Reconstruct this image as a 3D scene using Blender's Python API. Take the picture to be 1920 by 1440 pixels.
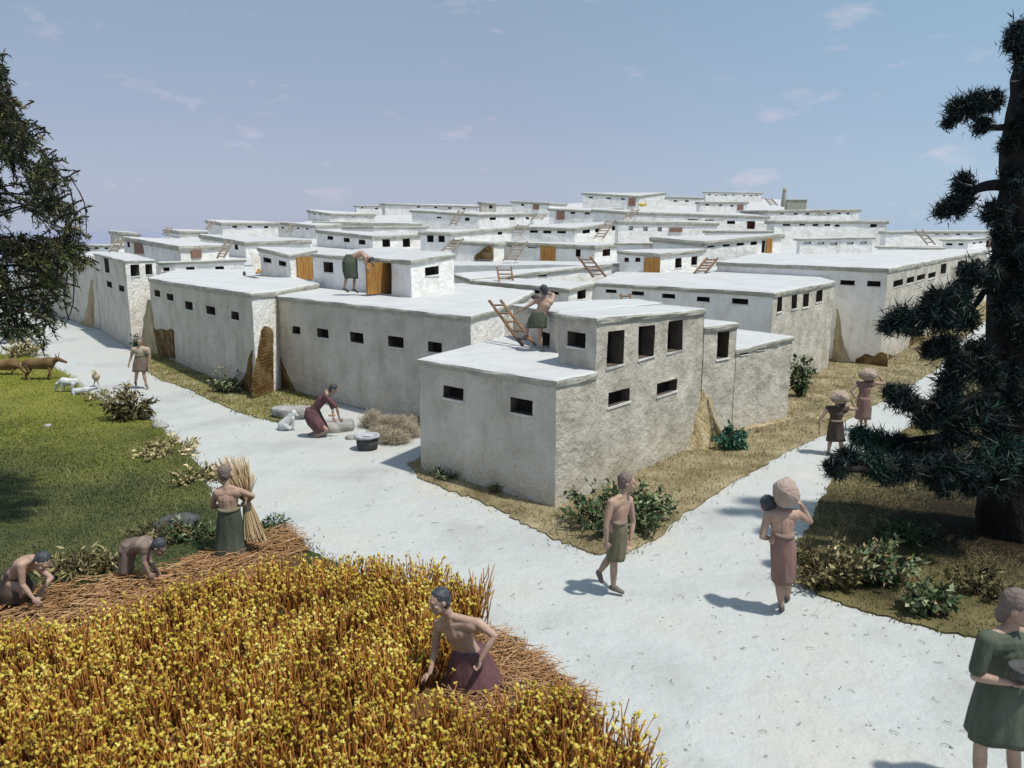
import bpy, bmesh, math, random
import numpy as np
from mathutils import Vector, Matrix, noise
random.seed(7); RNG = np.random.default_rng(11)
for o in list(bpy.data.objects): bpy.data.objects.remove(o)
SC = bpy.context.scene
COL = SC.collection

# ------------------------------------------------------------------ camera, sky, sun, exposure
F = 1500.0; TH = math.atan(290 / 1500.0); CZ = 5.0
CAM = Vector((0, 0, CZ))
cd = bpy.data.cameras.new('camera'); cam = bpy.data.objects.new('camera', cd); COL.objects.link(cam)
cam.location = CAM; cam.rotation_euler = (math.pi / 2 - TH, 0, 0)
cd.sensor_width = 36; cd.lens = 36 * F / 1920; cd.clip_start = .1; cd.clip_end = 9000
cd.dof.use_dof = True; cd.dof.focus_distance = 17; cd.dof.aperture_fstop = 2.2
SC.camera = cam
SUN = Vector((1.0, -0.55, 2.55)).normalized()
elev = math.asin(SUN.z); azim = math.atan2(SUN.x, SUN.y)
sd = bpy.data.lights.new('sun', 'SUN'); sd.energy = 4.2; sd.angle = math.radians(2.0); sd.color = (1, .96, .89)
so = bpy.data.objects.new('sun', sd); COL.objects.link(so)
so.rotation_euler = SUN.to_track_quat('Z', 'Y').to_euler(); so.location = (10, -10, 30)
SC.view_settings.view_transform = 'Standard'; SC.view_settings.look = 'None'
SC.view_settings.exposure = 0.10; SC.view_settings.gamma = 1
SC.render.resolution_x = 1024; SC.render.resolution_y = 768

W = bpy.data.worlds.new("World"); SC.world = W; W.use_nodes = True
nt = W.node_tree; nt.nodes.clear()
def nd(t, ty, **k):
    n = t.nodes.new(ty)
    for a, b in k.items(): setattr(n, a, b)
    return n
sky = nd(nt, 'ShaderNodeTexSky', sky_type='NISHITA'); sky.sun_disc = False
sky.sun_elevation = elev; sky.sun_rotation = azim; sky.air_density = 1.0; sky.dust_density = 1.6; sky.ozone_density = 1.5
tc = nd(nt, 'ShaderNodeTexCoord'); sep = nd(nt, 'ShaderNodeSeparateXYZ'); nt.links.new(tc.outputs['Generated'], sep.inputs[0])
ramp = nd(nt, 'ShaderNodeValToRGB'); nt.links.new(sep.outputs['Z'], ramp.inputs[0])
e = ramp.color_ramp.elements
e[0].position = 0.0; e[0].color = (3.45, 3.8, 4.95, 1); e[1].position = .30; e[1].color = (2.05, 2.85, 3.75, 1)
m_ = e.new(.12); m_.color = (2.7, 3.15, 4.3, 1)
e3 = e.new(1.0); e3.color = (3.4, 4.2, 5.6, 1)
# slightly bluer towards the right
rx = nd(nt, 'ShaderNodeMapRange'); nt.links.new(sep.outputs['X'], rx.inputs[0])
rx.inputs[1].default_value = 0.0; rx.inputs[2].default_value = .6
mx0 = nd(nt, 'ShaderNodeMix', data_type='RGBA', blend_type='MULTIPLY'); nt.links.new(rx.outputs[0], mx0.inputs[0])
nt.links.new(ramp.outputs[0], mx0.inputs[6]); mx0.inputs[7].default_value = (.95, 1.2, 1.2, 1)
mixs = nd(nt, 'ShaderNodeMix', data_type='RGBA'); mixs.inputs[0].default_value = .84
nt.links.new(sky.outputs[0], mixs.inputs[6]); nt.links.new(mx0.outputs[2], mixs.inputs[7])
# faint pink clouds
mp = nd(nt, 'ShaderNodeMapping'); mp.inputs['Scale'].default_value = (5.5, 5.5, 13); mp.inputs['Location'].default_value = (1.35, 0.2, .45)
nt.links.new(tc.outputs['Generated'], mp.inputs[0])
nz = nd(nt, 'ShaderNodeTexNoise'); nz.inputs['Scale'].default_value = 2.3; nz.inputs['Detail'].default_value = 4; nz.inputs['Roughness'].default_value = .55
nt.links.new(mp.outputs[0], nz.inputs['Vector'])
cr = nd(nt, 'ShaderNodeMapRange'); cr.inputs[1].default_value = .61; cr.inputs[2].default_value = .86; cr.inputs[4].default_value = .55
nt.links.new(nz.outputs[0], cr.inputs[0])
mixc = nd(nt, 'ShaderNodeMix', data_type='RGBA'); nt.links.new(cr.outputs[0], mixc.inputs[0])
nt.links.new(mixs.outputs[2], mixc.inputs[6]); mixc.inputs[7].default_value = (6.3, 5.3, 5.9, 1)
bg = nd(nt, 'ShaderNodeBackground'); bg.inputs['Strength'].default_value = .125
wo = nd(nt, 'ShaderNodeOutputWorld'); nt.links.new(mixc.outputs[2], bg.inputs[0]); nt.links.new(bg.outputs[0], wo.inputs[0])

# ------------------------------------------------------------------ picture helpers: a pixel of the photo gives a viewing ray
cT, sT = math.cos(TH), math.sin(TH)
def ray(px, py):
    a = px - 960; b = 720 - py
    return Vector((a, F * cT + b * sT, -F * sT + b * cT))
def P(px, py, Y):
    r = ray(px, py); return Vector((r.x / r.y * Y, Y, CZ + r.z / r.y * Y))
def G(px, py, z=0.0):
    r = ray(px, py); t = (z - CZ) / r.z; return CAM + r * t
def gY(py, z=0.0): return G(960, py, z).y
def lerp(a, b, t): return a + (b - a) * t

# ------------------------------------------------------------------ materials
MATS = {}
def mat(name, cols, scale=3, rough=.9, bump=(), det=5, coord='Object', spec=.2, rnd=0.0, tint=None, stretch=(1, 1, 1), extra=None):
    """cols: list of (pos,color). bump: list of (noise scale, height m)."""
    m = bpy.data.materials.new(name); m.use_nodes = True; t = m.node_tree
    bs = t.nodes['Principled BSDF']; bs.inputs['Roughness'].default_value = rough
    bs.inputs['Specular IOR Level'].default_value = spec
    tcn = nd(t, 'ShaderNodeTexCoord'); mpn = nd(t, 'ShaderNodeMapping'); mpn.inputs['Scale'].default_value = stretch
    if coord == 'World':
        ge = nd(t, 'ShaderNodeNewGeometry'); t.links.new(ge.outputs['Position'], mpn.inputs[0])
    else: t.links.new(tcn.outputs[coord], mpn.inputs[0])
    n = nd(t, 'ShaderNodeTexNoise'); n.inputs['Scale'].default_value = scale; n.inputs['Detail'].default_value = det
    n.inputs['Roughness'].default_value = .6
    t.links.new(mpn.outputs[0], n.inputs['Vector'])
    r = nd(t, 'ShaderNodeValToRGB')
    el = r.color_ramp.elements
    while len(el) > 1: el.remove(el[0])
    for i, (p, c) in enumerate(cols):
        q = el[0] if i == 0 else el.new(p)
        q.position = p; q.color = (*c, 1)
    fac = n.outputs['Fac']
    if tint:
        at = nd(t, 'ShaderNodeAttribute'); at.attribute_name = tint
        ad = nd(t, 'ShaderNodeMath', operation='ADD'); t.links.new(at.outputs['Fac'], ad.inputs[0])
        sc_ = nd(t, 'ShaderNodeMath', operation='MULTIPLY_ADD'); sc_.inputs[1].default_value = .35; sc_.inputs[2].default_value = -.17
        t.links.new(fac, sc_.inputs[0]); t.links.new(sc_.outputs[0], ad.inputs[1]); fac = ad.outputs[0]
    t.links.new(fac, r.inputs[0])
    col = r.outputs[0]
    if rnd:
        oi = nd(t, 'ShaderNodeObjectInfo'); mr = nd(t, 'ShaderNodeMapRange'); t.links.new(oi.outputs['Random'], mr.inputs[0])
        mr.inputs[3].default_value = 1 - rnd; mr.inputs[4].default_value = 1 + rnd
        mm = nd(t, 'ShaderNodeVectorMath', operation='SCALE'); t.links.new(col, mm.inputs[0]); t.links.new(mr.outputs[0], mm.inputs['Scale']); col = mm.outputs[0]
    if extra: col = extra(t, col, mpn)
    t.links.new(col, bs.inputs['Base Color'])
    prev = None
    for (bsn, h) in bump:
        b = nd(t, 'ShaderNodeTexNoise'); b.inputs['Scale'].default_value = bsn; b.inputs['Detail'].default_value = 3
        t.links.new(mpn.outputs[0], b.inputs['Vector'])
        bp = nd(t, 'ShaderNodeBump'); bp.inputs['Distance'].default_value = h; bp.inputs['Strength'].default_value = 1
        t.links.new(b.outputs['Fac'], bp.inputs['Height'])
        if prev: t.links.new(prev.outputs[0], bp.inputs['Normal'])
        prev = bp
    if prev: t.links.new(prev.outputs[0], bs.inputs['Normal'])
    MATS[name] = m; return m

def speck(c, sc=60, th=.72, amt=.8):
    """small dots (grit, pits) of colour c laid over the surface"""
    def fn(t, col, mp):
        v = nd(t, 'ShaderNodeTexNoise'); v.inputs['Scale'].default_value = sc; v.inputs['Detail'].default_value = 2
        t.links.new(mp.outputs[0], v.inputs['Vector'])
        a = nd(t, 'ShaderNodeMapRange'); a.inputs[1].default_value = th; a.inputs[2].default_value = th + .05; a.inputs[4].default_value = amt
        t.links.new(v.outputs['Fac'], a.inputs[0])
        x = nd(t, 'ShaderNodeMix', data_type='RGBA'); t.links.new(a.outputs[0], x.inputs[0]); t.links.new(col, x.inputs[6]); x.inputs[7].default_value = (*c, 1)
        return x.outputs[2]
    return fn
def streaks(t, col, ge):
    mp = nd(t, 'ShaderNodeMapping'); mp.inputs['Scale'].default_value = (1.5, 1.5, .22); t.links.new(ge.outputs['Position'], mp.inputs[0])
    n = nd(t, 'ShaderNodeTexNoise'); n.inputs['Scale'].default_value = 2.2; n.inputs['Detail'].default_value = 7; n.inputs['Roughness'].default_value = .65; t.links.new(mp.outputs[0], n.inputs['Vector'])
    a = nd(t, 'ShaderNodeMapRange'); a.inputs[1].default_value = .53; a.inputs[2].default_value = .75; a.inputs[4].default_value = .45; t.links.new(n.outputs['Fac'], a.inputs[0])
    x = nd(t, 'ShaderNodeMix', data_type='RGBA', blend_type='MULTIPLY'); t.links.new(a.outputs[0], x.inputs[0]); t.links.new(col, x.inputs[6]); x.inputs[7].default_value = (.55, .5, .4, 1)
    return x.outputs[2]
def basestain(c, zmax=.6):
    """earth splashed on the foot of a wall, plus grit"""
    sp = speck((.2, .18, .14), 38, .70, .5)
    def fn(t, col, mp):
        col = sp(t, col, mp)
        ge = nd(t, 'ShaderNodeNewGeometry'); col = streaks(t, col, ge); s = nd(t, 'ShaderNodeSeparateXYZ'); t.links.new(ge.outputs['Position'], s.inputs[0])
        n = nd(t, 'ShaderNodeTexNoise'); n.inputs['Scale'].default_value = 1.7; n.inputs['Detail'].default_value = 6; t.links.new(ge.outputs['Position'], n.inputs['Vector'])
        m1 = nd(t, 'ShaderNodeMath', operation='MULTIPLY_ADD'); m1.inputs[1].default_value = 1.6; m1.inputs[2].default_value = -.55; t.links.new(n.outputs['Fac'], m1.inputs[0])
        a = nd(t, 'ShaderNodeMapRange'); a.inputs[1].default_value = 0; a.inputs[2].default_value = zmax; a.inputs[3].default_value = .75; a.inputs[4].default_value = 0
        t.links.new(s.outputs['Z'], a.inputs[0])
        m2 = nd(t, 'ShaderNodeMath', operation='MULTIPLY', use_clamp=True); t.links.new(a.outputs[0], m2.inputs[0]); t.links.new(m1.outputs[0], m2.inputs[1])
        x = nd(t, 'ShaderNodeMix', data_type='RGBA'); t.links.new(m2.outputs[0], x.inputs[0]); t.links.new(col, x.inputs[6]); x.inputs[7].default_value = (*c, 1)
        return x.outputs[2]
    return fn

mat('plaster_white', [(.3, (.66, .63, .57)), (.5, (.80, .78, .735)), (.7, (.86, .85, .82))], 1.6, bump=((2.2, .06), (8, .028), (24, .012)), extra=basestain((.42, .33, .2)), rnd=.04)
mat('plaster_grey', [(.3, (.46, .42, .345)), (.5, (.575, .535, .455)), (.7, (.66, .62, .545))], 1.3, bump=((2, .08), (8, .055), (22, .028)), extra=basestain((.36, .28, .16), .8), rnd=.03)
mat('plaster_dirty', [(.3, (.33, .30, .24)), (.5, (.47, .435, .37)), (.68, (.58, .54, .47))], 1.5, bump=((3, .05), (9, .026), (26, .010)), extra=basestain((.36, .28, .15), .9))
mat('roof_top', [(.3, (.395, .40, .395)), (.5, (.435, .44, .435)), (.7, (.475, .48, .475))], 1.0, bump=((2, .05), (14, .01)), rnd=.04, extra=speck((.4, .4, .37), 24, .72, .4))
mat('roof_edge', [(.3, (.27, .26, .21)), (.5, (.36, .35, .295)), (.7, (.44, .43, .375))], 3, bump=((5, .035), (18, .012)), rnd=.06)
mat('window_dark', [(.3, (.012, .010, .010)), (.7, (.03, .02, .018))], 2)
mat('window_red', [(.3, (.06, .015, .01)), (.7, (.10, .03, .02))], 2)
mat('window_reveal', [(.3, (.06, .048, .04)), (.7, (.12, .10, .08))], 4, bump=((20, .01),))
mat('sill_white', [(.3, (.50, .48, .44)), (.7, (.68, .67, .64))], 6, bump=((20, .01),))
mat('wood_door', [(.25, (.16, .075, .02)), (.5, (.36, .18, .05)), (.75, (.46, .25, .08))], 4, rough=.7, bump=((12, .012),), stretch=(5, 5, .5))
mat('wood_old', [(.3, (.15, .08, .06)), (.6, (.28, .16, .12))], 4, rough=.8, bump=((12, .01),), stretch=(4, 4, .6))
mat('ladder_wood', [(.3, (.085, .045, .025)), (.7, (.21, .115, .06))], 6, rough=.65, bump=((25, .006),), rnd=.15)
mat('ladder_grey', [(.3, (.14, .11, .09)), (.7, (.3, .25, .2))], 6, rough=.8, rnd=.15)
mat('path_dust', [(.30, (.325, .335, .315)), (.42, (.375, .39, .375)), (.50, (.405, .425, .41)), (.58, (.41, .41, .38)), (.72, (.46, .45, .415))], .45, coord='World', bump=((1.2, .08), (6, .028), (18, .011), (60, .006)), extra=speck((.25, .225, .19), 34, .66, .45), det=12)
mat('cloth_sand', [(.3, (.30, .235, .17)), (.7, (.42, .34, .26))], 7, rough=.8, bump=((12, .02),), stretch=(1, 1, .3))
mat('plain_far', [(.3, (.20, .225, .31)), (.7, (.23, .255, .34))], .02, coord='World')  # blue grey of the plain is distance haze put into the colour
mat('grass_soil', [(.32, (.035, .030, .014)), (.5, (.10, .085, .035)), (.68, (.19, .155, .07))], .8, coord='World', bump=((8, .04), (30, .02)))
def moss_shade(t, col, mp):
    # moss: yellow green far off; near side's darker colour includes painted tree shade
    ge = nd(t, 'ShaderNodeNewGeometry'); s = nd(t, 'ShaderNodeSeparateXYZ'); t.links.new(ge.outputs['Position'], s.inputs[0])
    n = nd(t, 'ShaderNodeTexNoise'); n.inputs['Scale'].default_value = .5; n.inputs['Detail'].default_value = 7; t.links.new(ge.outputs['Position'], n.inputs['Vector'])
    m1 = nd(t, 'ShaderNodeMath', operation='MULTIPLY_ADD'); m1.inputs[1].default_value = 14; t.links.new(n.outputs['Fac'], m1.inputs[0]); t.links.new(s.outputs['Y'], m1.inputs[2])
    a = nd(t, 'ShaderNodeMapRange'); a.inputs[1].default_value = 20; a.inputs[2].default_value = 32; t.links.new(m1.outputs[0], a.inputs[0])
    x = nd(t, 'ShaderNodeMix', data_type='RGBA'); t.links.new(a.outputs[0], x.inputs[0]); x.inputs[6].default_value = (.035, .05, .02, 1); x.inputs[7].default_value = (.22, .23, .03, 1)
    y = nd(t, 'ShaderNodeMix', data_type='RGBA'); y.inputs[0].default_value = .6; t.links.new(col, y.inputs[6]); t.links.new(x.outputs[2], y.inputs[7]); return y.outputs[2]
mat('meadow_moss', [(.32, (.035, .040, .014)), (.5, (.085, .085, .026)), (.68, (.17, .15, .05))], .8, coord='World', bump=((8, .04), (30, .02)), extra=moss_shade)
mat('pine_shade_flecks', [(.3, (.012, .009, .006)), (.6, (.03, .021, .012)), (.8, (.06, .04, .02))], 1.2, coord='World', bump=((9, .05), (30, .02)))  # near-black brown for the pine's painted ground shade
mat('verge_soil', [(.32, (.12, .095, .045)), (.5, (.22, .18, .10)), (.68, (.33, .28, .17))], 1.2, coord='World', bump=((8, .05), (30, .02)))
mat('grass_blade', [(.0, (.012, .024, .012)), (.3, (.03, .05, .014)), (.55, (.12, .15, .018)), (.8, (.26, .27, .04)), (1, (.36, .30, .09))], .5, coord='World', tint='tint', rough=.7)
mat('dry_blade', [(.0, (.05, .07, .02)), (.3, (.13, .14, .05)), (.55, (.25, .215, .11)), (.8, (.36, .30, .17)), (1, (.5, .42, .26))], .5, coord='World', tint='tint', rough=.7)
mat('wheat_stalk', [(.0, (.10, .035, .007)), (.5, (.33, .135, .022)), (1, (.50, .26, .06))], 2, coord='World', tint='tint', rough=.55, spec=.3)
mat('field_soil', [(.3, (.05, .025, .01)), (.7, (.14, .08, .035))], 3, coord='World', bump=((9, .04),))
mat('wheat_head', [(.0, (.24, .155, .018)), (.5, (.48, .36, .05)), (1, (.66, .57, .16))], 9, coord='World', tint='tint', rough=.8, bump=((60, .012),))
mat('straw', [(.0, (.18, .085, .035)), (.5, (.38, .21, .095)), (1, (.56, .37, .2))], 3, coord='World', tint='tint', rough=.6)
mat('sheaf_straw', [(.0, (.12, .08, .03)), (.5, (.36, .25, .13)), (1, (.62, .5, .34))], 3, coord='World', tint='tint', rough=.5)
mat('leaf', [(.0, (.015, .04, .02)), (.35, (.045, .09, .035)), (.6, (.13, .17, .07)), (.8, (.38, .38, .24)), (1, (.24, .13, .06))], 3, coord='World', tint='tint', rough=.6)  # the pale stop puts leaf highlights into the colour
mat('leaf_teal', [(.0, (.01, .05, .04)), (.5, (.03, .12, .08)), (1, (.12, .2, .12))], 3, coord='World', tint='tint', rough=.6)
mat('leaf_dry', [(.0, (.035, .03, .012)), (.4, (.13, .11, .045)), (.75, (.34, .28, .13)), (1, (.55, .48, .28))], 3, coord='World', tint='tint', rough=.7)
mat('brush_twig', [(.0, (.12, .10, .07)), (.5, (.36, .31, .22)), (1, (.56, .5, .4))], 3, coord='World', tint='tint')
mat('juniper_leaf', [(.0, (.006, .009, .006)), (.4, (.020, .030, .012)), (.75, (.07, .09, .024)), (1, (.2, .17, .06))], 3, coord='World', tint='tint', rough=.6)
mat('needle', [(.0, (.004, .006, .007)), (.5, (.012, .018, .017)), (.85, (.016, .06, .045)), (1, (.05, .09, .05))], 3, coord='World', tint='tint', rough=.5)
mat('bark_dark', [(.3, (.006, .006, .007)), (.7, (.022, .018, .016))], 6, bump=((5, .1), (22, .03)), rough=.85, stretch=(1, 1, .35))
mat('twig_dark', [(.3, (.02, .014, .014)), (.7, (.055, .035, .025))], 6, rough=.8)
mat('skin_clay', [(.3, (.30, .19, .14)), (.7, (.42, .285, .21))], 6, rough=.55, bump=((40, .006),), spec=.35)
mat('skin_brown', [(.3, (.22, .145, .11)), (.7, (.30, .21, .165))], 6, rough=.55, bump=((40, .006),), spec=.35)
mat('hair_dark', [(.3, (.022, .025, .032)), (.7, (.055, .06, .07))], 20, rough=.55, bump=((45, .012),), spec=.4)
mat('hair_brown', [(.3, (.12, .09, .08)), (.7, (.19, .15, .13))], 20, rough=.7, bump=((45, .012),))
mat('cloth_green', [(.3, (.045, .055, .038)), (.7, (.10, .115, .085))], 7, rough=.8, bump=((12, .02), (60, .004)), stretch=(1, 1, .3))
mat('cloth_brown', [(.3, (.17, .10, .085)), (.7, (.26, .165, .14))], 7, rough=.8, bump=((12, .02), (60, .004)), stretch=(1, 1, .3))
mat('cloth_plum', [(.3, (.075, .035, .04)), (.7, (.15, .075, .08))], 7, rough=.8, bump=((12, .02), (60, .004)), stretch=(1, 1, .3))
mat('cloth_taupe', [(.3, (.15, .11, .09)), (.7, (.24, .185, .15))], 7, rough=.8, bump=((12, .02), (60, .004)), stretch=(1, 1, .3))
mat('cloth_dark', [(.3, (.05, .035, .03)), (.7, (.10, .075, .06))], 7, rough=.8, bump=((12, .02), (60, .004)), stretch=(1, 1, .3))
mat('cloth_olive', [(.3, (.11, .10, .06)), (.7, (.19, .175, .115))], 7, rough=.8, bump=((12, .02), (60, .004)), stretch=(1, 1, .3))
mat('shoe_clay', [(.3, (.10, .085, .07)), (.7, (.19, .16, .135))], 9, rough=.7)
mat('sack', [(.3, (.30, .22, .18)), (.7, (.43, .34, .28))], 5, rough=.7, bump=((7, .06), (30, .015)))
mat('stone_grey', [(.3, (.20, .20, .185)), (.7, (.4, .39, .36))], 4, bump=((9, .03), (30, .01)))
mat('stone_dark', [(.3, (.045, .045, .045)), (.7, (.11, .11, .11))], 4, bump=((9, .04), (30, .01)))
mat('rim_grey', [(.3, (.25, .26, .29)), (.7, (.45, .46, .5))], 6, bump=((14, .02),))
mat('bread', [(.3, (.36, .2, .09)), (.7, (.5, .3, .15))], 6)
mat('hide_brown', [(.3, (.09, .055, .025)), (.6, (.20, .13, .06)), (.8, (.33, .25, .14))], 2.2, bump=((30, .01),))
mat('hide_white', [(.3, (.40, .42, .42)), (.7, (.62, .63, .62))], 4, bump=((30, .02),))
mat('hide_tan', [(.3, (.30, .26, .17)), (.7, (.45, .40, .28))], 4, bump=((30, .01),))
mat('mud_brown', [(.3, (.24, .18, .09)), (.5, (.38, .30, .165)), (.72, (.50, .44, .32))], 2.2, bump=((6, .09), (20, .04)), stretch=(1.5, 1.5, .5))
mat('olive_wall', [(.3, (.24, .24, .19)), (.7, (.36, .36, .29))], 4, bump=((10, .02),))
mat('yellow_cloth', [(.3, (.5, .34, .06)), (.7, (.62, .46, .14))], 4)

def brick_mat():
    m = bpy.data.materials.new('brick_exposed'); m.use_nodes = True; t = m.node_tree; bs = t.nodes['Principled BSDF']; bs.inputs['Roughness'].default_value = .95
    bs.inputs['Specular IOR Level'].default_value = .1
    tcn = nd(t, 'ShaderNodeTexCoord'); nz = nd(t, 'ShaderNodeTexNoise'); nz.inputs['Scale'].default_value = 3; nz.inputs['Detail'].default_value = 4
    t.links.new(tcn.outputs['UV'], nz.inputs['Vector'])
    ad = nd(t, 'ShaderNodeMix', data_type='RGBA', blend_type='ADD'); ad.inputs[0].default_value = .10
    t.links.new(tcn.outputs['UV'], ad.inputs[6]); t.links.new(nz.outputs['Color'], ad.inputs[7])
    br = nd(t, 'ShaderNodeTexBrick'); br.inputs['Scale'].default_value = 2.6; br.inputs['Mortar Size'].default_value = .022
    br.inputs['Color1'].default_value = (.17, .10, .04, 1); br.inputs['Color2'].default_value = (.09, .055, .02, 1); br.inputs['Mortar'].default_value = (.05, .03, .012, 1)
    t.links.new(ad.outputs[2], br.inputs['Vector'])
    n2 = nd(t, 'ShaderNodeTexNoise'); n2.inputs['Scale'].default_value = 1.6; n2.inputs['Detail'].default_value = 6; t.links.new(tcn.outputs['UV'], n2.inputs['Vector'])
    mr = nd(t, 'ShaderNodeMapRange'); mr.inputs[1].default_value = .45; mr.inputs[2].default_value = .7; t.links.new(n2.outputs['Fac'], mr.inputs[0])
    mx = nd(t, 'ShaderNodeMix', data_type='RGBA'); t.links.new(mr.outputs[0], mx.inputs[0]); t.links.new(br.outputs['Color'], mx.inputs[6]); mx.inputs[7].default_value = (.27, .20, .095, 1)
    t.links.new(mx.outputs[2], bs.inputs['Base Color'])
    bp = nd(t, 'ShaderNodeBump'); bp.inputs['Distance'].default_value = .05; t.links.new(br.outputs['Fac'], bp.inputs['Height']); bp.invert = True
    b2 = nd(t, 'ShaderNodeBump'); b2.inputs['Distance'].default_value = .06; t.links.new(nz.outputs['Fac'], b2.inputs['Height']); t.links.new(bp.outputs[0], b2.inputs['Normal'])
    t.links.new(b2.outputs[0], bs.inputs['Normal']); MATS['brick_exposed'] = m
brick_mat()

# ------------------------------------------------------------------ object helpers
def tag(o, label=None, cat=None, group=None, kind=None):
    if label: o['label'] = label
    if cat: o['category'] = cat
    if group: o['group'] = group
    if kind: o['kind'] = kind
    return o
def thing(name, loc, label, cat, group=None):
    o = bpy.data.objects.new(name, None); COL.objects.link(o); o.location = loc; o.empty_display_size = .2
    return tag(o, label, cat, group)
def link_mesh(name, me, mats, parent=None, smooth=False):
    """mesh vertices are in world metres; they are shifted into the frame of the parent (or of their own base)"""
    for m in (mats if isinstance(mats, (list, tuple)) else [mats]): me.materials.append(MATS[m])
    o = bpy.data.objects.new(name, me); COL.objects.link(o)
    n = len(me.vertices); co = np.empty(n * 3); me.vertices.foreach_get('co', co); co = co.reshape(-1, 3)
    if parent is not None:
        root = parent; off = Vector((0, 0, 0))
        while root is not None: off += root.location; root = root.parent
        o.parent = parent; co -= np.array(off)
    elif n:
        c = np.array([(co[:, 0].min() + co[:, 0].max()) / 2, (co[:, 1].min() + co[:, 1].max()) / 2, co[:, 2].min()])
        co -= c; o.location = c
    me.vertices.foreach_set('co', co.ravel()); me.update()
    if smooth: me.polygons.foreach_set('use_smooth', [True] * len(me.polygons))
    return o
def bm_obj(name, bm, mats, parent=None, smooth=False):
    me = bpy.data.meshes.new(name); bm.normal_update(); bm.to_mesh(me); bm.free()
    return link_mesh(name, me, mats, parent, smooth)
def tri_obj(name, V, T, mats, parent=None, tint=None, mi=None, smooth=False):
    V = np.asarray(V, dtype=np.float64).reshape(-1, 3); T = np.asarray(T, dtype=np.int32).reshape(-1, 3)
    me = bpy.data.meshes.new(name); me.vertices.add(len(V)); me.vertices.foreach_set('co', V.ravel())
    me.loops.add(len(T) * 3); me.loops.foreach_set('vertex_index', T.ravel())
    me.polygons.add(len(T)); me.polygons.foreach_set('loop_start', np.arange(0, len(T) * 3, 3, dtype=np.int32))
    if mi is not None: me.polygons.foreach_set('material_index', np.asarray(mi, dtype=np.int32))
    me.update(calc_edges=True)
    if tint is not None:
        a = me.attributes.new('tint', 'FLOAT', 'POINT'); a.data.foreach_set('value', np.asarray(tint, dtype=np.float32))
    o = link_mesh(name, me, mats, parent, smooth); return o
def basis(d):
    d = Vector(d).normalized(); u = d.orthogonal().normalized(); return u, d.cross(u), d
def add_box(bm, c, ax, half, mi=0, jit=0):
    """ax three unit vectors, half three half sizes"""
    vs = []
    for k in range(8):
        s = [(1 if k >> i & 1 else -1) for i in range(3)]
        v = Vector(c)
        for i in range(3): v = v + Vector(ax[i]) * (s[i] * half[i] + (random.uniform(-jit, jit) if jit else 0))
        vs.append(bm.verts.new(v))
    for f in ((0, 2, 3, 1), (4, 5, 7, 6), (0, 1, 5, 4), (2, 6, 7, 3), (0, 4, 6, 2), (1, 3, 7, 5)):
        try: bm.faces.new([vs[i] for i in f]).material_index = mi
        except ValueError: pass
def add_bar(bm, a, b, w, h, mi=0, side=None):
    a, b = Vector(a), Vector(b); d = (b - a); L = d.length; d.normalize()
    s = Vector(side).normalized() if side is not None else d.orthogonal().normalized()
    n = d.cross(s).normalized(); s = n.cross(d)
    add_box(bm, (a + b) / 2, (d, s, n), (L / 2, w / 2, h / 2), mi)
def cap(bm, a, b, ra, rb, seg=12):
    """closed tapered capsule"""
    a, b = Vector(a), Vector(b)
    if (b - a).length < 1e-5: b = a + Vector((0, 0, 1e-3))
    u, v, d = basis(b - a); rings = []
    prof = [(a, -math.cos(t) * ra, math.sin(t) * ra) for t in (math.pi / 8, math.pi / 4, math.pi / 8 * 3, math.pi / 2)] + \
           [(b, math.cos(t) * rb, math.sin(t) * rb) for t in (math.pi / 2, math.pi / 8 * 3, math.pi / 4, math.pi / 8)]
    for c, o, r in prof:
        rings.append([bm.verts.new(c + d * o + (u * math.cos(k / seg * 2 * math.pi) + v * math.sin(k / seg * 2 * math.pi)) * r) for k in range(seg)])
    for i in range(len(rings) - 1):
        for k in range(seg): bm.faces.new((rings[i][k], rings[i][(k + 1) % seg], rings[i + 1][(k + 1) % seg], rings[i + 1][k]))
    p0 = bm.verts.new(a - d * ra); p1 = bm.verts.new(b + d * rb)
    for k in range(seg):
        bm.faces.new((p0, rings[0][(k + 1) % seg], rings[0][k])); bm.faces.new((p1, rings[-1][k], rings[-1][(k + 1) % seg]))
def ell(bm, c, r, ax=None, sub=3):
    M = Matrix.Identity(3)
    if ax: M = Matrix((ax[0], ax[1], ax[2])).transposed()
    M = M.to_4x4(); M.translation = Vector(c)
    bmesh.ops.create_icosphere(bm, subdivisions=sub, radius=1, matrix=M @ Matrix.Diagonal((*r, 1)))
def loft(bm, rings, closed=True):
    """rings: lists of Vectors of equal length"""
    R = [[bm.verts.new(p) for p in r] for r in rings]; n = len(R[0])
    for i in range(len(R) - 1):
        for k in range(n): bm.faces.new((R[i][k], R[i][(k + 1) % n], R[i + 1][(k + 1) % n], R[i + 1][k]))
    if closed: bm.faces.new(R[0][::-1]); bm.faces.new(R[-1])
def ering(c, a, b, ra, rb, n=20): return [Vector(c) + Vector(a) * (ra * math.cos(2 * math.pi * k / n)) + Vector(b) * (rb * math.sin(2 * math.pi * k / n)) for k in range(n)]
def remesh_bm(bm, vox, sm=3, fac=.5):
    me = bpy.data.meshes.new('t'); bmesh.ops.recalc_face_normals(bm, faces=bm.faces); bm.to_mesh(me); bm.free()
    ob = bpy.data.objects.new('t', me); COL.objects.link(ob)
    m = ob.modifiers.new('r', 'REMESH'); m.mode = 'VOXEL'; m.voxel_size = vox
    if sm: s = ob.modifiers.new('s', 'SMOOTH'); s.factor = fac; s.iterations = sm
    dg = bpy.context.evaluated_depsgraph_get(); out = bpy.data.meshes.new_from_object(ob.evaluated_get(dg))
    bpy.data.objects.remove(ob); bpy.data.meshes.remove(me); return out
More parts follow.
